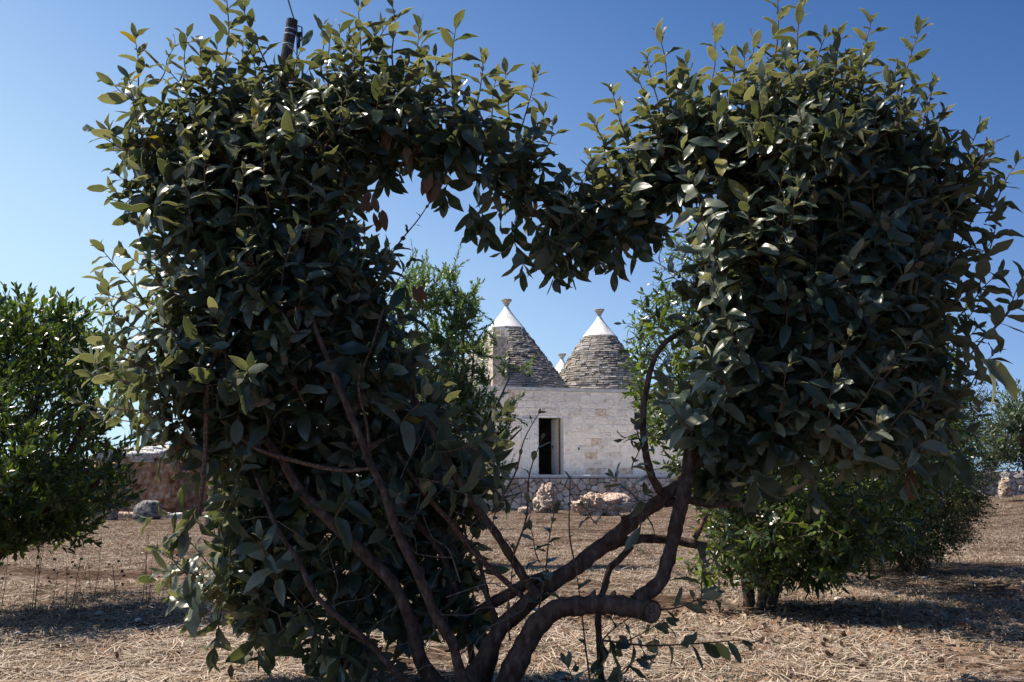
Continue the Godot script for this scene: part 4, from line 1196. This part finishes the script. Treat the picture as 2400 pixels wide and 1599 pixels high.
	shoots.append_array([-1.503, 2.262, -3.908, -1.557, 2.636, -3.908, 0.105, 0.025, 0, -1.354, 2.328, -3.934, -1.35, 2.648, -3.934, 0.106, 0.025, 0, -1.129, 2.242, -3.752, -1.139, 2.738, -3.752, 0.116, 0.025, 0, -0.959, 2.362, -3.925, -1.117, 2.758, -3.925, 0.111, 0.025, 0, -1.047, 2.307, -3.927, -1.075, 2.588, -3.927, 0.115, 0.025, 0, -0.747, 2.399, -3.744, -0.752, 2.597, -3.744, 0.11, 0.025, 0, -0.569, 2.364, -3.703, -0.606, 2.681, -3.703, 0.106, 0.025, 0, -0.45, 2.343, -3.695, -0.481, 2.718, -3.695, 0.117, 0.025, 0, -0.39, 2.446, -3.949, -0.385, 2.702, -3.949, 0.107, 0.025, 0, -0.228, 2.314, -3.665, -0.217, 2.569, -3.665, 0.123, 0.025, 0, -0.15, 2.281, -3.81, -0.116, 2.486, -3.81, 0.112, 0.025, 0, -0.011, 2.213, -3.721, -0.025, 2.402, -3.721, 0.116, 0.025, 0])
	shoots.append_array([0.033, 2.222, -3.898, 0.099, 2.468, -3.898, 0.113, 0.025, 0, 0.108, 2.02, -3.777, 0.16, 2.206, -3.777, 0.105, 0.025, 0, -0.298, 2.343, -3.925, -0.318, 2.558, -3.925, 0.105, 0.025, 0, -1.427, 2.259, -3.798, -1.593, 2.39, -3.798, 0.12, 0.025, 0, -1.396, 2.071, -3.689, -1.551, 2.154, -3.689, 0.118, 0.025, 0, -1.416, 2.106, -3.935, -1.611, 2.161, -3.935, 0.116, 0.025, 0, -1.449, 2.421, -3.886, -1.385, 2.579, -3.886, 0.106, 0.025, 0, -1.202, 2.36, -3.78, -1.226, 2.532, -3.78, 0.107, 0.025, 0, -0.726, 2.502, -3.903, -0.676, 2.643, -3.903, 0.11, 0.025, 0, -0.531, 2.416, -3.786, -0.551, 2.598, -3.786, 0.123, 0.025, 0, -0.083, 2.28, -3.906, -0.065, 2.456, -3.906, 0.123, 0.025, 0, 0.066, 2.094, -3.786, 0.127, 2.263, -3.786, 0.114, 0.025, 0])
	shoots.append_array([-1.415, 1.466, -3.869, -1.626, 1.728, -3.869, 0.113, 0.025, 0, -1.423, 1.245, -3.737, -1.564, 1.579, -3.737, 0.112, 0.025, 0, -1.346, 1.339, -3.694, -1.516, 1.471, -3.694, 0.111, 0.025, 0, -1.436, 1.146, -3.947, -1.705, 1.32, -3.947, 0.123, 0.025, 0, -1.402, 1.071, -3.838, -1.665, 1.121, -3.838, 0.114, 0.025, 0, -1.319, 1.017, -3.752, -1.534, 1.057, -3.752, 0.106, 0.025, 0, -1.357, 1.278, -3.732, -1.557, 1.336, -3.732, 0.119, 0.025, 0, -1.348, 1.578, -3.91, -1.477, 1.728, -3.91, 0.111, 0.025, 0, -1.188, 0.411, -3.886, -1.372, 0.443, -3.886, 0.119, 0.025, 0, -1.199, 0.462, -3.858, -1.335, 0.551, -3.858, 0.117, 0.025, 0, -1.15, 0.331, -3.878, -1.302, 0.42, -3.878, 0.111, 0.025, 0, -1.226, 0.706, -3.861, -1.383, 0.681, -3.861, 0.109, 0.025, 0])
	shoots.append_array([-1.208, 1.696, -3.62, -1.175, 1.97, -3.483, 0.119, 0.024, 0, -0.904, 1.829, -3.62, -0.906, 2.11, -3.51, 0.11, 0.024, 0, -0.771, 1.696, -3.62, -0.729, 1.923, -3.543, 0.117, 0.024, 0, -1.032, 1.763, -3.62, -0.972, 1.925, -3.495, 0.104, 0.024, 0, -0.671, 1.597, -3.62, -0.589, 1.762, -3.491, 0.109, 0.024, 0, -1.133, 1.846, -3.62, -1.12, 1.994, -3.507, 0.113, 0.024, 0, -0.536, 2.133, -3.62, -0.477, 2.267, -3.526, 0.117, 0.024, 0, -0.823, 1.273, -3.62, -0.76, 1.466, -3.524, 0.111, 0.024, 0, -0.941, 1.467, -3.62, -0.994, 1.605, -3.504, 0.118, 0.024, 0, -0.754, 1.098, -3.62, -0.801, 1.231, -3.528, 0.111, 0.024, 0, -0.878, 1.019, -3.62, -0.892, 1.153, -3.53, 0.121, 0.024, 0, -0.405, 1.019, -3.62, -0.302, 1.136, -3.509, 0.123, 0.024, 0])
	shoots.append_array([-1.025, 0.707, -3.62, -0.948, 0.892, -3.544, 0.114, 0.024, 0, -0.278, 0.924, -3.62, -0.086, 0.967, -3.489, 0.107, 0.024, 0, -0.339, 0.831, -3.62, -0.132, 0.771, -3.529, 0.122, 0.024, 0, -0.183, 0.956, -3.62, -0.04, 0.862, -3.482, 0.117, 0.024, 0, -0.492, 0.615, -3.62, -0.374, 0.756, -3.514, 0.118, 0.024, 0, -0.83, 0.478, -3.62, -0.853, 0.627, -3.442, 0.119, 0.024, 0, -0.634, 0.692, -3.62, -0.539, 0.802, -3.496, 0.117, 0.024, 0, 0.647, 2.31, -3.876, 0.603, 2.628, -3.876, 0.116, 0.025, 0, 0.842, 2.283, -3.982, 0.853, 2.675, -3.982, 0.116, 0.025, 0, 1.045, 2.171, -3.966, 1.119, 2.864, -3.966, 0.105, 0.025, 0, 1.124, 2.333, -3.798, 1.169, 2.721, -3.798, 0.113, 0.025, 0, 1.223, 2.336, -3.945, 1.303, 2.65, -3.945, 0.108, 0.025, 0])
	shoots.append_array([1.001, 2.34, -3.956, 1.01, 2.64, -3.956, 0.116, 0.025, 0, 0.581, 2.215, -3.763, 0.537, 2.468, -3.763, 0.113, 0.025, 0, 0.588, 2.147, -3.818, 0.503, 2.429, -3.818, 0.105, 0.025, 0, 0.465, 2.142, -3.79, 0.4, 2.348, -3.79, 0.11, 0.025, 0, 0.41, 1.98, -3.804, 0.33, 2.223, -3.804, 0.108, 0.025, 0, 0.381, 1.901, -3.761, 0.308, 2.075, -3.761, 0.113, 0.025, 0, 1.381, 2.312, -3.864, 1.469, 2.679, -3.864, 0.116, 0.025, 0, 1.533, 2.144, -3.927, 1.694, 2.681, -3.927, 0.109, 0.025, 0, 1.627, 2.079, -4.021, 1.782, 2.475, -4.021, 0.104, 0.025, 0, 1.64, 1.967, -3.872, 1.744, 2.29, -3.872, 0.109, 0.025, 0, 1.767, 1.976, -3.873, 1.891, 2.24, -3.873, 0.106, 0.025, 0, 1.913, 1.985, -3.999, 1.974, 2.186, -3.999, 0.111, 0.025, 0])
	shoots.append_array([1.796, 1.567, -3.761, 1.883, 1.85, -3.761, 0.116, 0.025, 0, 1.853, 1.401, -3.778, 1.987, 1.626, -3.778, 0.115, 0.025, 0, 1.339, 2.261, -3.852, 1.367, 2.513, -3.852, 0.115, 0.025, 0, 1.116, 2.348, -4.037, 1.153, 2.631, -4.037, 0.12, 0.025, 0, 0.881, 2.27, -3.876, 0.905, 2.505, -3.876, 0.12, 0.025, 0, 0.738, 2.295, -3.943, 0.726, 2.534, -3.943, 0.111, 0.025, 0, 1.449, 2.152, -3.793, 1.495, 2.399, -3.793, 0.116, 0.025, 0, 1.273, 2.25, -3.919, 1.32, 2.524, -3.919, 0.123, 0.025, 0, 0.501, 2.144, -4.04, 0.451, 2.387, -4.04, 0.116, 0.025, 0, 0.752, 2.103, -3.855, 0.691, 2.424, -3.855, 0.121, 0.025, 0, 0.899, 2.12, -3.75, 0.919, 2.487, -3.75, 0.106, 0.025, 0, 1.131, 2.178, -3.92, 1.147, 2.598, -3.92, 0.116, 0.025, 0])
	shoots.append_array([1.186, 2.1, -3.792, 1.307, 2.577, -3.792, 0.116, 0.025, 0, 1.353, 2.155, -4.017, 1.499, 2.604, -4.017, 0.111, 0.025, 0, 1.39, 2.057, -3.88, 1.565, 2.452, -3.88, 0.108, 0.025, 0, 1.442, 2.009, -3.837, 1.593, 2.309, -3.837, 0.123, 0.025, 0, 1.562, 1.842, -3.864, 1.768, 2.176, -3.864, 0.123, 0.025, 0, 1.692, 1.775, -4.024, 1.959, 2.102, -4.024, 0.116, 0.025, 0, 1.537, 1.627, -3.828, 1.839, 1.919, -3.828, 0.123, 0.025, 0, 1.573, 1.47, -3.899, 1.88, 1.781, -3.899, 0.112, 0.025, 0, 1.528, 1.327, -3.846, 1.79, 1.546, -3.846, 0.123, 0.025, 0, 1.558, 1.198, -3.898, 1.84, 1.418, -3.898, 0.11, 0.025, 0, 1.567, 1.081, -3.893, 1.793, 1.231, -3.893, 0.106, 0.025, 0, 1.511, 0.966, -3.937, 1.754, 1.1, -3.937, 0.113, 0.025, 0])
	shoots.append_array([1.511, 1.698, -3.838, 1.729, 1.992, -3.838, 0.119, 0.025, 0, 1.544, 1.841, -3.998, 1.737, 2.149, -3.998, 0.104, 0.025, 0, 1.702, 1.575, -3.91, 1.937, 1.784, -3.91, 0.109, 0.025, 0, 0.695, 2.068, -4.031, 0.647, 2.364, -4.031, 0.119, 0.025, 0, 0.54, 1.935, -3.824, 0.459, 2.163, -3.824, 0.109, 0.025, 0, 1.669, 1.842, -3.796, 1.799, 2.066, -3.796, 0.123, 0.025, 0, 1.746, 1.698, -3.838, 1.916, 1.992, -3.838, 0.116, 0.025, 0, 1.773, 1.469, -3.892, 1.936, 1.64, -3.892, 0.117, 0.025, 0, 1.751, 1.371, -3.931, 1.88, 1.544, -3.931, 0.118, 0.025, 0, 1.689, 1.123, -3.785, 1.846, 1.303, -3.785, 0.119, 0.025, 0, 1.609, 1.028, -3.84, 1.756, 1.012, -3.84, 0.114, 0.025, 0, 1.853, 1.826, -3.8, 1.995, 2.067, -3.8, 0.104, 0.025, 0])
	shoots.append_array([1.651, 1.245, -3.62, 1.896, 1.54, -3.62, 0.123, 0.037, 0, 0.794, 1.989, -3.66, 0.748, 2.116, -3.5, 0.105, 0.025, 0, 1.035, 1.956, -3.66, 1.035, 2.062, -3.529, 0.11, 0.025, 0, 0.958, 1.577, -3.66, 0.988, 1.813, -3.504, 0.117, 0.025, 0, 0.796, 1.496, -3.66, 0.745, 1.695, -3.539, 0.098, 0.025, 0, 1.029, 1.336, -3.66, 0.964, 1.481, -3.488, 0.109, 0.025, 0, 1.219, 1.724, -3.66, 1.252, 1.917, -3.587, 0.121, 0.025, 0, 1.366, 1.432, -3.66, 1.418, 1.567, -3.532, 0.098, 0.025, 0, 1.246, 1.24, -3.66, 1.298, 1.386, -3.567, 0.109, 0.025, 0, 1.082, 1.082, -3.66, 1.144, 1.242, -3.536, 0.116, 0.025, 0, 1.38, 1.082, -3.66, 1.406, 1.243, -3.545, 0.11, 0.025, 0, 1.47, 1.004, -3.66, 1.558, 1.17, -3.587, 0.108, 0.025, 0])
	shoots.append_array([0.785, 1.13, -3.66, 0.696, 1.254, -3.509, 0.12, 0.025, 0, 0.883, 1.24, -3.66, 0.754, 1.372, -3.479, 0.105, 0.025, 0, 1.189, 1.004, -3.66, 1.273, 1.123, -3.575, 0.099, 0.025, 0, 0.678, 1.889, -3.66, 0.635, 2.045, -3.575, 0.116, 0.025, 0, 1.171, 2.106, -3.66, 1.138, 2.203, -3.515, 0.105, 0.025, 0, 0.911, 2.106, -3.66, 0.939, 2.207, -3.567, 0.121, 0.025, 0, 0, 1.831, -3.82, 0.041, 1.61, -3.74, 0.117, 0.02, 2, 0.101, 1.796, -3.82, 0.163, 1.585, -3.74, 0.117, 0.02, 2, 0.218, 1.762, -3.82, 0.228, 1.601, -3.74, 0.117, 0.02, 2, 0.318, 1.779, -3.82, 0.327, 1.659, -3.74, 0.117, 0.02, 2, 0.402, 1.762, -3.82, 0.392, 1.61, -3.74, 0.117, 0.02, 2, -0.168, 1.9, -3.82, -0.156, 1.785, -3.74, 0.117, 0.02, 2])
	shoots.append_array([-0.118, 1.865, -3.82, -0.098, 1.743, -3.74, 0.117, 0.02, 2, -0.525, 2.074, -3.82, -0.487, 1.963, -3.74, 0.117, 0.02, 2, -0.253, 1.987, -3.82, -0.264, 1.895, -3.74, 0.117, 0.02, 2, 0.487, 1.831, -3.82, 0.508, 1.735, -3.74, 0.117, 0.02, 2, 0.471, 1.9, -3.82, 0.591, 1.76, -3.74, 0.117, 0.02, 2, 0.675, 2.004, -3.82, 0.626, 1.895, -3.74, 0.117, 0.02, 2, 0.591, 1.987, -3.82, 0.602, 1.903, -3.74, 0.117, 0.02, 2, -1.037, 0.381, -3.65, -1.032, 0.236, -3.55, 0.137, 0.031, 2, -0.912, 0.292, -3.65, -0.869, 0.236, -3.55, 0.137, 0.031, 2, -0.762, 0.381, -3.65, -0.679, 0.293, -3.55, 0.137, 0.031, 2, -1.128, 0.742, -3.65, -1.152, 0.642, -3.55, 0.137, 0.031, 2, 1.477, 0.926, -3.65, 1.385, 0.804, -3.55, 0.137, 0.031, 2])
	shoots.append_array([1.633, 0.926, -3.65, 1.51, 0.879, -3.55, 0.137, 0.031, 2, 1.085, 0.834, -3.65, 1.067, 0.76, -3.55, 0.137, 0.031, 2, 0.869, 0.865, -3.65, 0.873, 0.79, -3.55, 0.137, 0.031, 2, -0.622, 0.262, -3.65, -0.588, 0.179, -3.55, 0.137, 0.031, 2, -0.531, 0.262, -3.65, -0.47, 0.15, -3.55, 0.137, 0.031, 2, -1.287, 1.87, -3.65, -1.39, 1.794, -3.55, 0.137, 0.031, 2, 0.759, 1.571, -3.55, 0.654, 1.733, -3.38, 0.106, 0.027, 3, 0.8, 1.383, -3.55, 0.689, 1.533, -3.437, 0.107, 0.027, 3, 0.827, 1.259, -3.55, 0.725, 1.421, -3.406, 0.101, 0.027, 3, 0.901, 1.634, -3.55, 0.834, 1.812, -3.442, 0.111, 0.027, 3, 0.702, 1.762, -3.55, 0.625, 1.868, -3.37, 0.102, 0.027, 3, 0.763, 1.167, -3.55, 0.661, 1.311, -3.475, 0.111, 0.027, 3])
	shoots.append_array([1.145, 1.167, -3.55, 1.18, 1.323, -3.453, 0.099, 0.027, 3, 1.232, 1.075, -3.55, 1.313, 1.234, -3.461, 0.114, 0.027, 3, 1.302, 0.954, -3.55, 1.427, 1.117, -3.5, 0.11, 0.027, 3, 1.107, 1, -3.55, 1.101, 1.165, -3.367, 0.112, 0.027, 3, 1.373, 0.864, -3.55, 1.434, 0.993, -3.391, 0.109, 0.027, 3, 0.958, 1.075, -3.55, 0.979, 1.237, -3.493, 0.11, 0.027, 3, 1.194, 0.894, -3.55, 1.243, 1.021, -3.379, 0.103, 0.027, 3, 1.313, 1.167, -3.55, 1.418, 1.313, -3.489, 0.101, 0.027, 3, 1.012, 1.698, -3.55, 1.019, 1.859, -3.445, 0.105, 0.027, 3, 0.637, 1, -3.55, 0.523, 1.108, -3.383, 0.109, 0.027, 3, -1.226, 1.496, -3.66, -1.365, 1.616, -3.467, 0.106, 0.027, 3, -1.236, 1.367, -3.66, -1.455, 1.487, -3.521, 0.105, 0.027, 3])
	shoots.append_array([-1.214, 1.24, -3.66, -1.44, 1.31, -3.469, 0.114, 0.027, 3, -1.195, 1.145, -3.66, -1.51, 1.2, -3.579, 0.12, 0.027, 3, -1.175, 1.051, -3.66, -1.402, 1.071, -3.481, 0.112, 0.027, 3, -1.23, 1.593, -3.66, -1.326, 1.736, -3.51, 0.115, 0.027, 3, -1.136, 1.24, -3.66, -1.259, 1.412, -3.538, 0.121, 0.027, 3, -1.146, 1.114, -3.66, -1.305, 1.24, -3.52, 0.105, 0.027, 3, -1.189, 1.02, -3.66, -1.328, 1.001, -3.572, 0.107, 0.027, 3, -1.11, 1.4, -3.66, -1.167, 1.605, -3.561, 0.113, 0.027, 3, -1.259, 1.889, -3.66, -1.388, 1.972, -3.606, 0.114, 0.027, 3, -1.134, 0.439, -3.66, -1.197, 0.567, -3.559, 0.109, 0.027, 3, -1.116, 0.38, -3.66, -1.157, 0.423, -3.548, 0.109, 0.027, 3, -1.167, 0.499, -3.66, -1.231, 0.507, -3.58, 0.113, 0.027, 3])
	shoots.append_array([-0.038, 0.759, -3.7, 0.098, 1.068, -3.7, 0.044, 0.055, 1, 0.006, 0.555, -3.72, 0.111, 0.975, -3.72, 0.055, 0.046, 1, 0.234, 0.509, -3.72, 0.216, 0.827, -3.72, 0.044, 0.083, 1, 0.292, 0.043, -3.72, 0.234, 0.509, -3.72, 0.055, 0.083, 1, -0.498, 1.656, -3.8, -0.305, 1.937, -3.8, 0.04, 0.035, 1, -0.008, 0.251, -3.72, 0.006, 0.57, -3.72, 0.055, 0.083, 1, -0.078, 0.633, -3.7, -0.034, 0.772, -3.7, 0.055, 0.055, 1, 0.094, 0.336, -3.76, 0.159, 0.715, -3.76, 0.085, 0.034, 0, 0.103, 0.519, -3.78, 0.064, 0.659, -3.78, 0.078, 0.03, 0, 0.321, 0.658, -3.8, 0.273, 0.722, -3.8, 0.078, 0.022, 0, 0.475, 0.739, -3.74, 0.381, 0.833, -3.74, 0.104, 0.022, 0, 0.524, 0.849, -3.74, 0.464, 1.024, -3.74, 0.085, 0.03, 0])
	shoots.append_array([0.443, 0.865, -3.72, 0.476, 0.944, -3.72, 0.091, 0.022, 0, 0.473, 0.646, -3.74, 0.491, 0.771, -3.74, 0.104, 0.032, 2, 0.511, 1.008, -3.74, 0.415, 0.976, -3.74, 0.065, 0.022, 0, 0.327, 0.213, -3.86, 0.5, 0.354, -3.86, 0.091, 0.037, 2, 0.335, 0.17, -3.84, 0.576, 0.31, -3.84, 0.117, 0.033, 2, 0.329, 0.229, -3.86, 0.831, 0.254, -3.7, 0.117, 0.039, 2, 0.337, 0.078, -3.84, 0.478, 0.17, -3.84, 0.117, 0.032, 2, 0.525, 0.359, -3.7, 0.763, 0.408, -3.8, 0.083, 0.037, 1, 0.698, 0.346, -3.8, 0.719, 0.533, -3.8, 0.104, 0.024, 0, 0.718, 0.517, -3.8, 0.799, 0.564, -3.8, 0.078, 0.024, 0, 0.153, 0.047, -3.7, 0.215, 0.15, -3.7, 0.091, 0.028, 2, 0.26, 0.047, -3.7, 0.199, 0.165, -3.7, 0.104, 0.022, 0])
	shoots.append_array([-0.405, 0.166, -3.62, -0.631, 0.224, -3.62, 0.13, 0.031, 2, -0.509, 0.256, -3.6, -0.75, 0.329, -3.6, 0.13, 0.031, 2])
	for i in range(0, shoots.size(), 9):
		var st := int(shoots[i + 8])
		var tones := [0.05, 0.35, 0.6, 0.0, 0.0] if st == 3 else [0.22, 0.42, 0.35, 0.01, 0.0] if st != 2 else [0.6, 0.3, 0.06, 0.02, 0.02]  # first mix is pale, putting sunlit clusters into the leaf colour
		shoot(p, Vector3(shoots[i], shoots[i + 1], shoots[i + 2]), Vector3(shoots[i + 3], shoots[i + 4], shoots[i + 5]), shoots[i + 6], shoots[i + 7], st, red, tones)
	# a few yellow leaves
	for k in 7:
		add_leaf(p, Vector3(-0.935, 2.1, -3.5) + Vector3(rng.randf_range(-0.02, 0.03), rng.randf_range(-0.05, 0.05), 0.01), Vector3(rng.randf_range(-0.7, 0.7), 0.9, rng.randf_range(-0.2, 0.3)), Vector3(rng.randf_range(-0.6, 0.6), 0.1, 1), rng.randf_range(0.07, 0.1), 3 if k < 5 else 2, 2.0, true)
	# the big leaf that hangs at the right edge, and dead brown leaves caught under the arch
	add_leaf(p, Vector3(1.471, 1.205, -3.1), Vector3(0.75, -0.62, 0.2), Vector3(-0.1, 0.5, 0.85), 0.175, 1, 3.0)
	add_leaf(p, Vector3(1.471, 1.205, -3.1) + Vector3(0.02, 0.0, -0.03), Vector3(0.62, -0.8, -0.05), Vector3(0.5, 0.4, 0.6), 0.17, 2, 3.0)
	var dead := [[-0.384, 2.095, -3.66], [-0.316, 1.976, -3.66], [-0.291, 1.95, -3.66], [-0.503, 1.823, -3.66], [-0.537, 1.891, -3.66], [-0.492, 2.147, -3.66], [-0.87, 1.474, -3.66], [-1.191, 1.005, -3.66], [-0.352, 1.539, -3.66]]
	for d in dead:
		for k in 4:
			add_leaf(p, Vector3(d[0], d[1], d[2]) + rand_dir() * 0.02, Vector3(rng.randf_range(-0.4, 0.4), -1, rng.randf_range(-0.2, 0.3)), Vector3(rng.randf_range(-1, 1), 0.2, 1), rng.randf_range(0.05, 0.085), 4, 2.0)
	finish_plant(p, 300, "leaf", "leaves", red)
	# dry twigs tangled between the stems
	m = MB.new()
	for i in 32:
		var a := Vector3(rng.randf_range(-0.8, -0.08), rng.randf_range(0.1, 0.75), rng.randf_range(-3.95, -3.62))
		var d := Vector3(rng.randf_range(-0.8, 0.8), rng.randf_range(-0.2, 1.0), rng.randf_range(-0.3, 0.3)).normalized()
		var ln := rng.randf_range(0.12, 0.4)
		var s := rand_dir() * ln * 0.12
		var sp := smooth_path(PackedVector3Array([a, a + d * ln * 0.4 + s, a + d * ln * 0.7 - s * 0.5, a + d * ln]), PackedFloat32Array([0.0026, 0.0022, 0.0018, 0.001]), 3)
		var q: PackedVector3Array = sp[0]
		for k in q.size():
			q[k] -= p.root.position
		m.tube(q, sp[1], 5)
	var tw := part(m.mesh(), dry, "dry_twigs", p.root)
	tw.set_meta("kind", "stuff")

func scatter(called: String, mesh: Mesh, m: Material, spots: Array, colors: Array) -> MultiMeshInstance3D:
	var mm := MultiMesh.new()
	mm.transform_format = MultiMesh.TRANSFORM_3D
	mm.use_colors = true
	mm.mesh = mesh
	mm.instance_count = spots.size()
	for i in spots.size():
		mm.set_instance_transform(i, spots[i])
		mm.set_instance_color(i, colors[i])
	var o := MultiMeshInstance3D.new()
	o.multimesh = mm
	o.material_override = m
	put(o, called)
	return o

func blade(m: MB, base: Vector3, dir: Vector3, ln: float, w: float, sag: float) -> void:
	var s := dir.cross(Vector3.UP)
	if s.length() < 0.05:
		s = Vector3.RIGHT
	s = s.normalized() * w
	var b := base + dir * ln * 0.55
	var c := base + dir * ln + Vector3.DOWN * sag * ln
	var n := s.cross(dir).normalized()
	if n.y < 0.0:
		n = -n
	m.tri_n(base - s, b - s * 0.8, b + s * 0.8, n, n, n)
	m.tri_n(base - s, b + s * 0.8, base + s, n, n, n)
	m.tri_n(b - s * 0.8, c, b + s * 0.8, n, n, n)

func ground_spot(near: float, far: float, power: float) -> Vector3:
	var d := near * pow(far / near, pow(rng.randf(), power))
	var x := rng.randf_range(-1, 1) * (0.56 * d + 0.8)
	return Vector3(x, ground_y(x, -d), -d)

func build_ground_cover() -> void:
	var straw := mat(Color.WHITE, 0.85, 0.2)
	straw.vertex_color_use_as_albedo = true
	straw.backlight_enabled = true
	straw.backlight = Color(0.25, 0.25, 0.25)
	var f := FastNoiseLite.new()
	f.seed = 8
	f.frequency = 0.33
	f.fractal_octaves = 4
	# tufts of cut dry grass
	var tuft := MB.new()
	for i in 12:
		var a := rng.randf() * TAU
		var up := rng.randf_range(0.15, 1.0)
		blade(tuft, Vector3(rng.randf_range(-0.035, 0.035), -0.004, rng.randf_range(-0.035, 0.035)), Vector3(cos(a), up, sin(a)).normalized(), rng.randf_range(0.035, 0.075), 0.0017, 0.25)
	var spots := []
	var cols := []
	for i in 90000:
		var at := ground_spot(3.4, 33.0, 1.15)
		var g := f.get_noise_2d(at.x, at.z)
		if g < rng.randf_range(-0.36, 0.34):
			continue
		if at.z < -31.5 - at.x * 0.32 and at.x > -6.5 and at.x < 9.0:
			continue
		var s := rng.randf_range(0.6, 1.35) * (1.0 + 0.03 * -at.z)
		spots.append(Transform3D(Basis(Vector3.UP, rng.randf() * TAU).scaled(Vector3(s, s * rng.randf_range(0.5, 1.0), s)), at))
		var k := rng.randf_range(0.6, 1.15)
		if rng.randf() < 0.05:
			cols.append(Color(0.16 * k, 0.19 * k, 0.09 * k))
		elif rng.randf() < 0.4:
			cols.append(Color(0.2 * k, 0.13 * k, 0.092 * k))
		else:
			cols.append(Color(0.40 * k, 0.32 * k, 0.258 * k))
	tag(scatter("dry_grass", tuft.mesh(), straw, spots, cols), "short dry mown grass all over the ground", "grass", "", "stuff")
	# loose straw lying flat
	var st := MB.new()
	for i in 3:
		var a := rng.randf() * TAU
		blade(st, Vector3(rng.randf_range(-0.05, 0.05), 0.006 + 0.004 * i, rng.randf_range(-0.05, 0.05)), Vector3(cos(a), 0.06, sin(a)).normalized(), rng.randf_range(0.06, 0.15), 0.0019, 0.06)
	spots = []
	cols = []
	for i in 30000:
		var at := ground_spot(3.4, 20.0, 1.25)
		if f.get_noise_2d(at.x, at.z) < rng.randf_range(-0.5, 0.3):
			continue
		var s := rng.randf_range(0.5, 1.5)
		spots.append(Transform3D(Basis(Vector3.UP, rng.randf() * TAU).rotated(Vector3.RIGHT, rng.randf_range(-0.15, 0.15)).scaled(Vector3(s, 1, s)), at + Vector3.UP * rng.randf_range(0.0, 0.012)))
		var k := rng.randf_range(0.7, 1.15)
		cols.append(Color(0.53 * k, 0.445 * k, 0.362 * k) if rng.randf() < 0.7 else Color(0.33 * k, 0.23 * k, 0.15 * k))
	tag(scatter("loose_straw", st.mesh(), straw, spots, cols), "loose pale straw lying on the soil", "straw", "", "stuff")
	# fallen leaves, thickest under the laurel
	var shape: Array = leaf_shape(0.22, 0.5, 0.3, 0.5, 0.5, 5, 2, 0.8)
	var a := []
	a.resize(Mesh.ARRAY_MAX)
	a[Mesh.ARRAY_VERTEX] = shape[0]
	a[Mesh.ARRAY_NORMAL] = shape[1]
	var lm := ArrayMesh.new()
	lm.add_surface_from_arrays(Mesh.PRIMITIVE_TRIANGLES, a)
	spots = []
	cols = []
	for i in 1500:
		var x := 1.75 + rng.randfn() * 0.75
		var z := -5.5 + rng.randfn() * 0.6
		if i > 1150:
			var q := ground_spot(3.6, 9.0, 1.0)
			x = q.x
			z = q.z
		var y := Vector3(rng.randf_range(-1, 1), rng.randf_range(-0.1, 0.25), rng.randf_range(-1, 1)).normalized()
		var s := rng.randf_range(0.03, 0.07)
		var t := leaf_frame(Vector3(x, ground_y(x, z) + 0.015, z), y, Vector3(rng.randf_range(-0.5, 0.5), 1.0 if rng.randf() < 0.6 else -1.0, rng.randf_range(-0.5, 0.5)), s)
		spots.append(t)
		var k := rng.randf_range(0.6, 1.2)
		cols.append(Color(0.20 * k, 0.125 * k, 0.085 * k) if rng.randf() < 0.75 else Color(0.34 * k, 0.265 * k, 0.2 * k))
	tag(scatter("fallen_leaves", lm, straw, spots, cols), "brown fallen leaves thickest before the stems of the right bush", "leaves", "", "stuff")
	# pebbles
	spots = []
	cols = []
	var plain := mat(Color.WHITE, 0.9, 0.2)
	plain.vertex_color_use_as_albedo = true
	for i in 110:
		var at := ground_spot(3.5, 24.0, 1.0)
		var s := rng.randf_range(0.006, 0.02) * (1.0 + 0.04 * -at.z)
		spots.append(Transform3D(Basis(Vector3.UP, rng.randf() * TAU).scaled(Vector3(s, s * 0.6, s * 0.8)), at + Vector3.UP * s * 0.2))
		var k := rng.randf_range(0.6, 1.1)
		cols.append(Color(0.66 * k, 0.6 * k, 0.53 * k))
	tag(scatter("pebbles", rock_mesh(Vector3.ONE * 2.0, 0.8, 5, 0.9, 0.3, 0.0, 12), plain, spots, cols), "small pale pebbles strewn over the lawn", "pebbles", "", "stuff")
	# tall dead weeds at the left
	var wm := MB.new()
	for i in 26:
		var x := rng.randf_range(-3.4, -2.35)
		var z := rng.randf_range(-7.4, -6.2)
		var base := Vector3(x, ground_y(x, z), z)
		var h := rng.randf_range(0.15, 0.5)
		var tip := base + Vector3(rng.randf_range(-0.06, 0.06), h, rng.randf_range(-0.05, 0.05))
		wm.tube(PackedVector3Array([base, base.lerp(tip, 0.5) + rand_dir() * 0.01, tip]), PackedFloat32Array([0.0028, 0.002, 0.0012]), 4, 0.0, null, false)
		if i % 3 == 0:
			for k in 5:
				var q := base.lerp(tip, rng.randf_range(0.4, 1.0))
				var e := q + Vector3(rng.randf_range(-0.06, 0.06), rng.randf_range(0.01, 0.06), rng.randf_range(-0.04, 0.04))
				wm.tube(PackedVector3Array([q, e]), PackedFloat32Array([0.0012, 0.001]), 4, 0.0, null, false)
				var r := rng.randf_range(0.003, 0.009)
				wm.hexa([e + Vector3(-r, -r, -r), e + Vector3(r, -r, -r), e + Vector3(r, -r, r), e + Vector3(-r, -r, r), e + Vector3(-r, r, -r) * 0.8, e + Vector3(r, r, -r) * 0.8, e + Vector3(r, r, r) * 0.8, e + Vector3(-r, r, r) * 0.8])
	tag(part(wm.mesh(), mat(lin(0.12, 0.085, 0.06), 0.9), "dead_weeds"), "tall dead weed stalks with dark seed heads at the left", "weeds", "", "stuff")
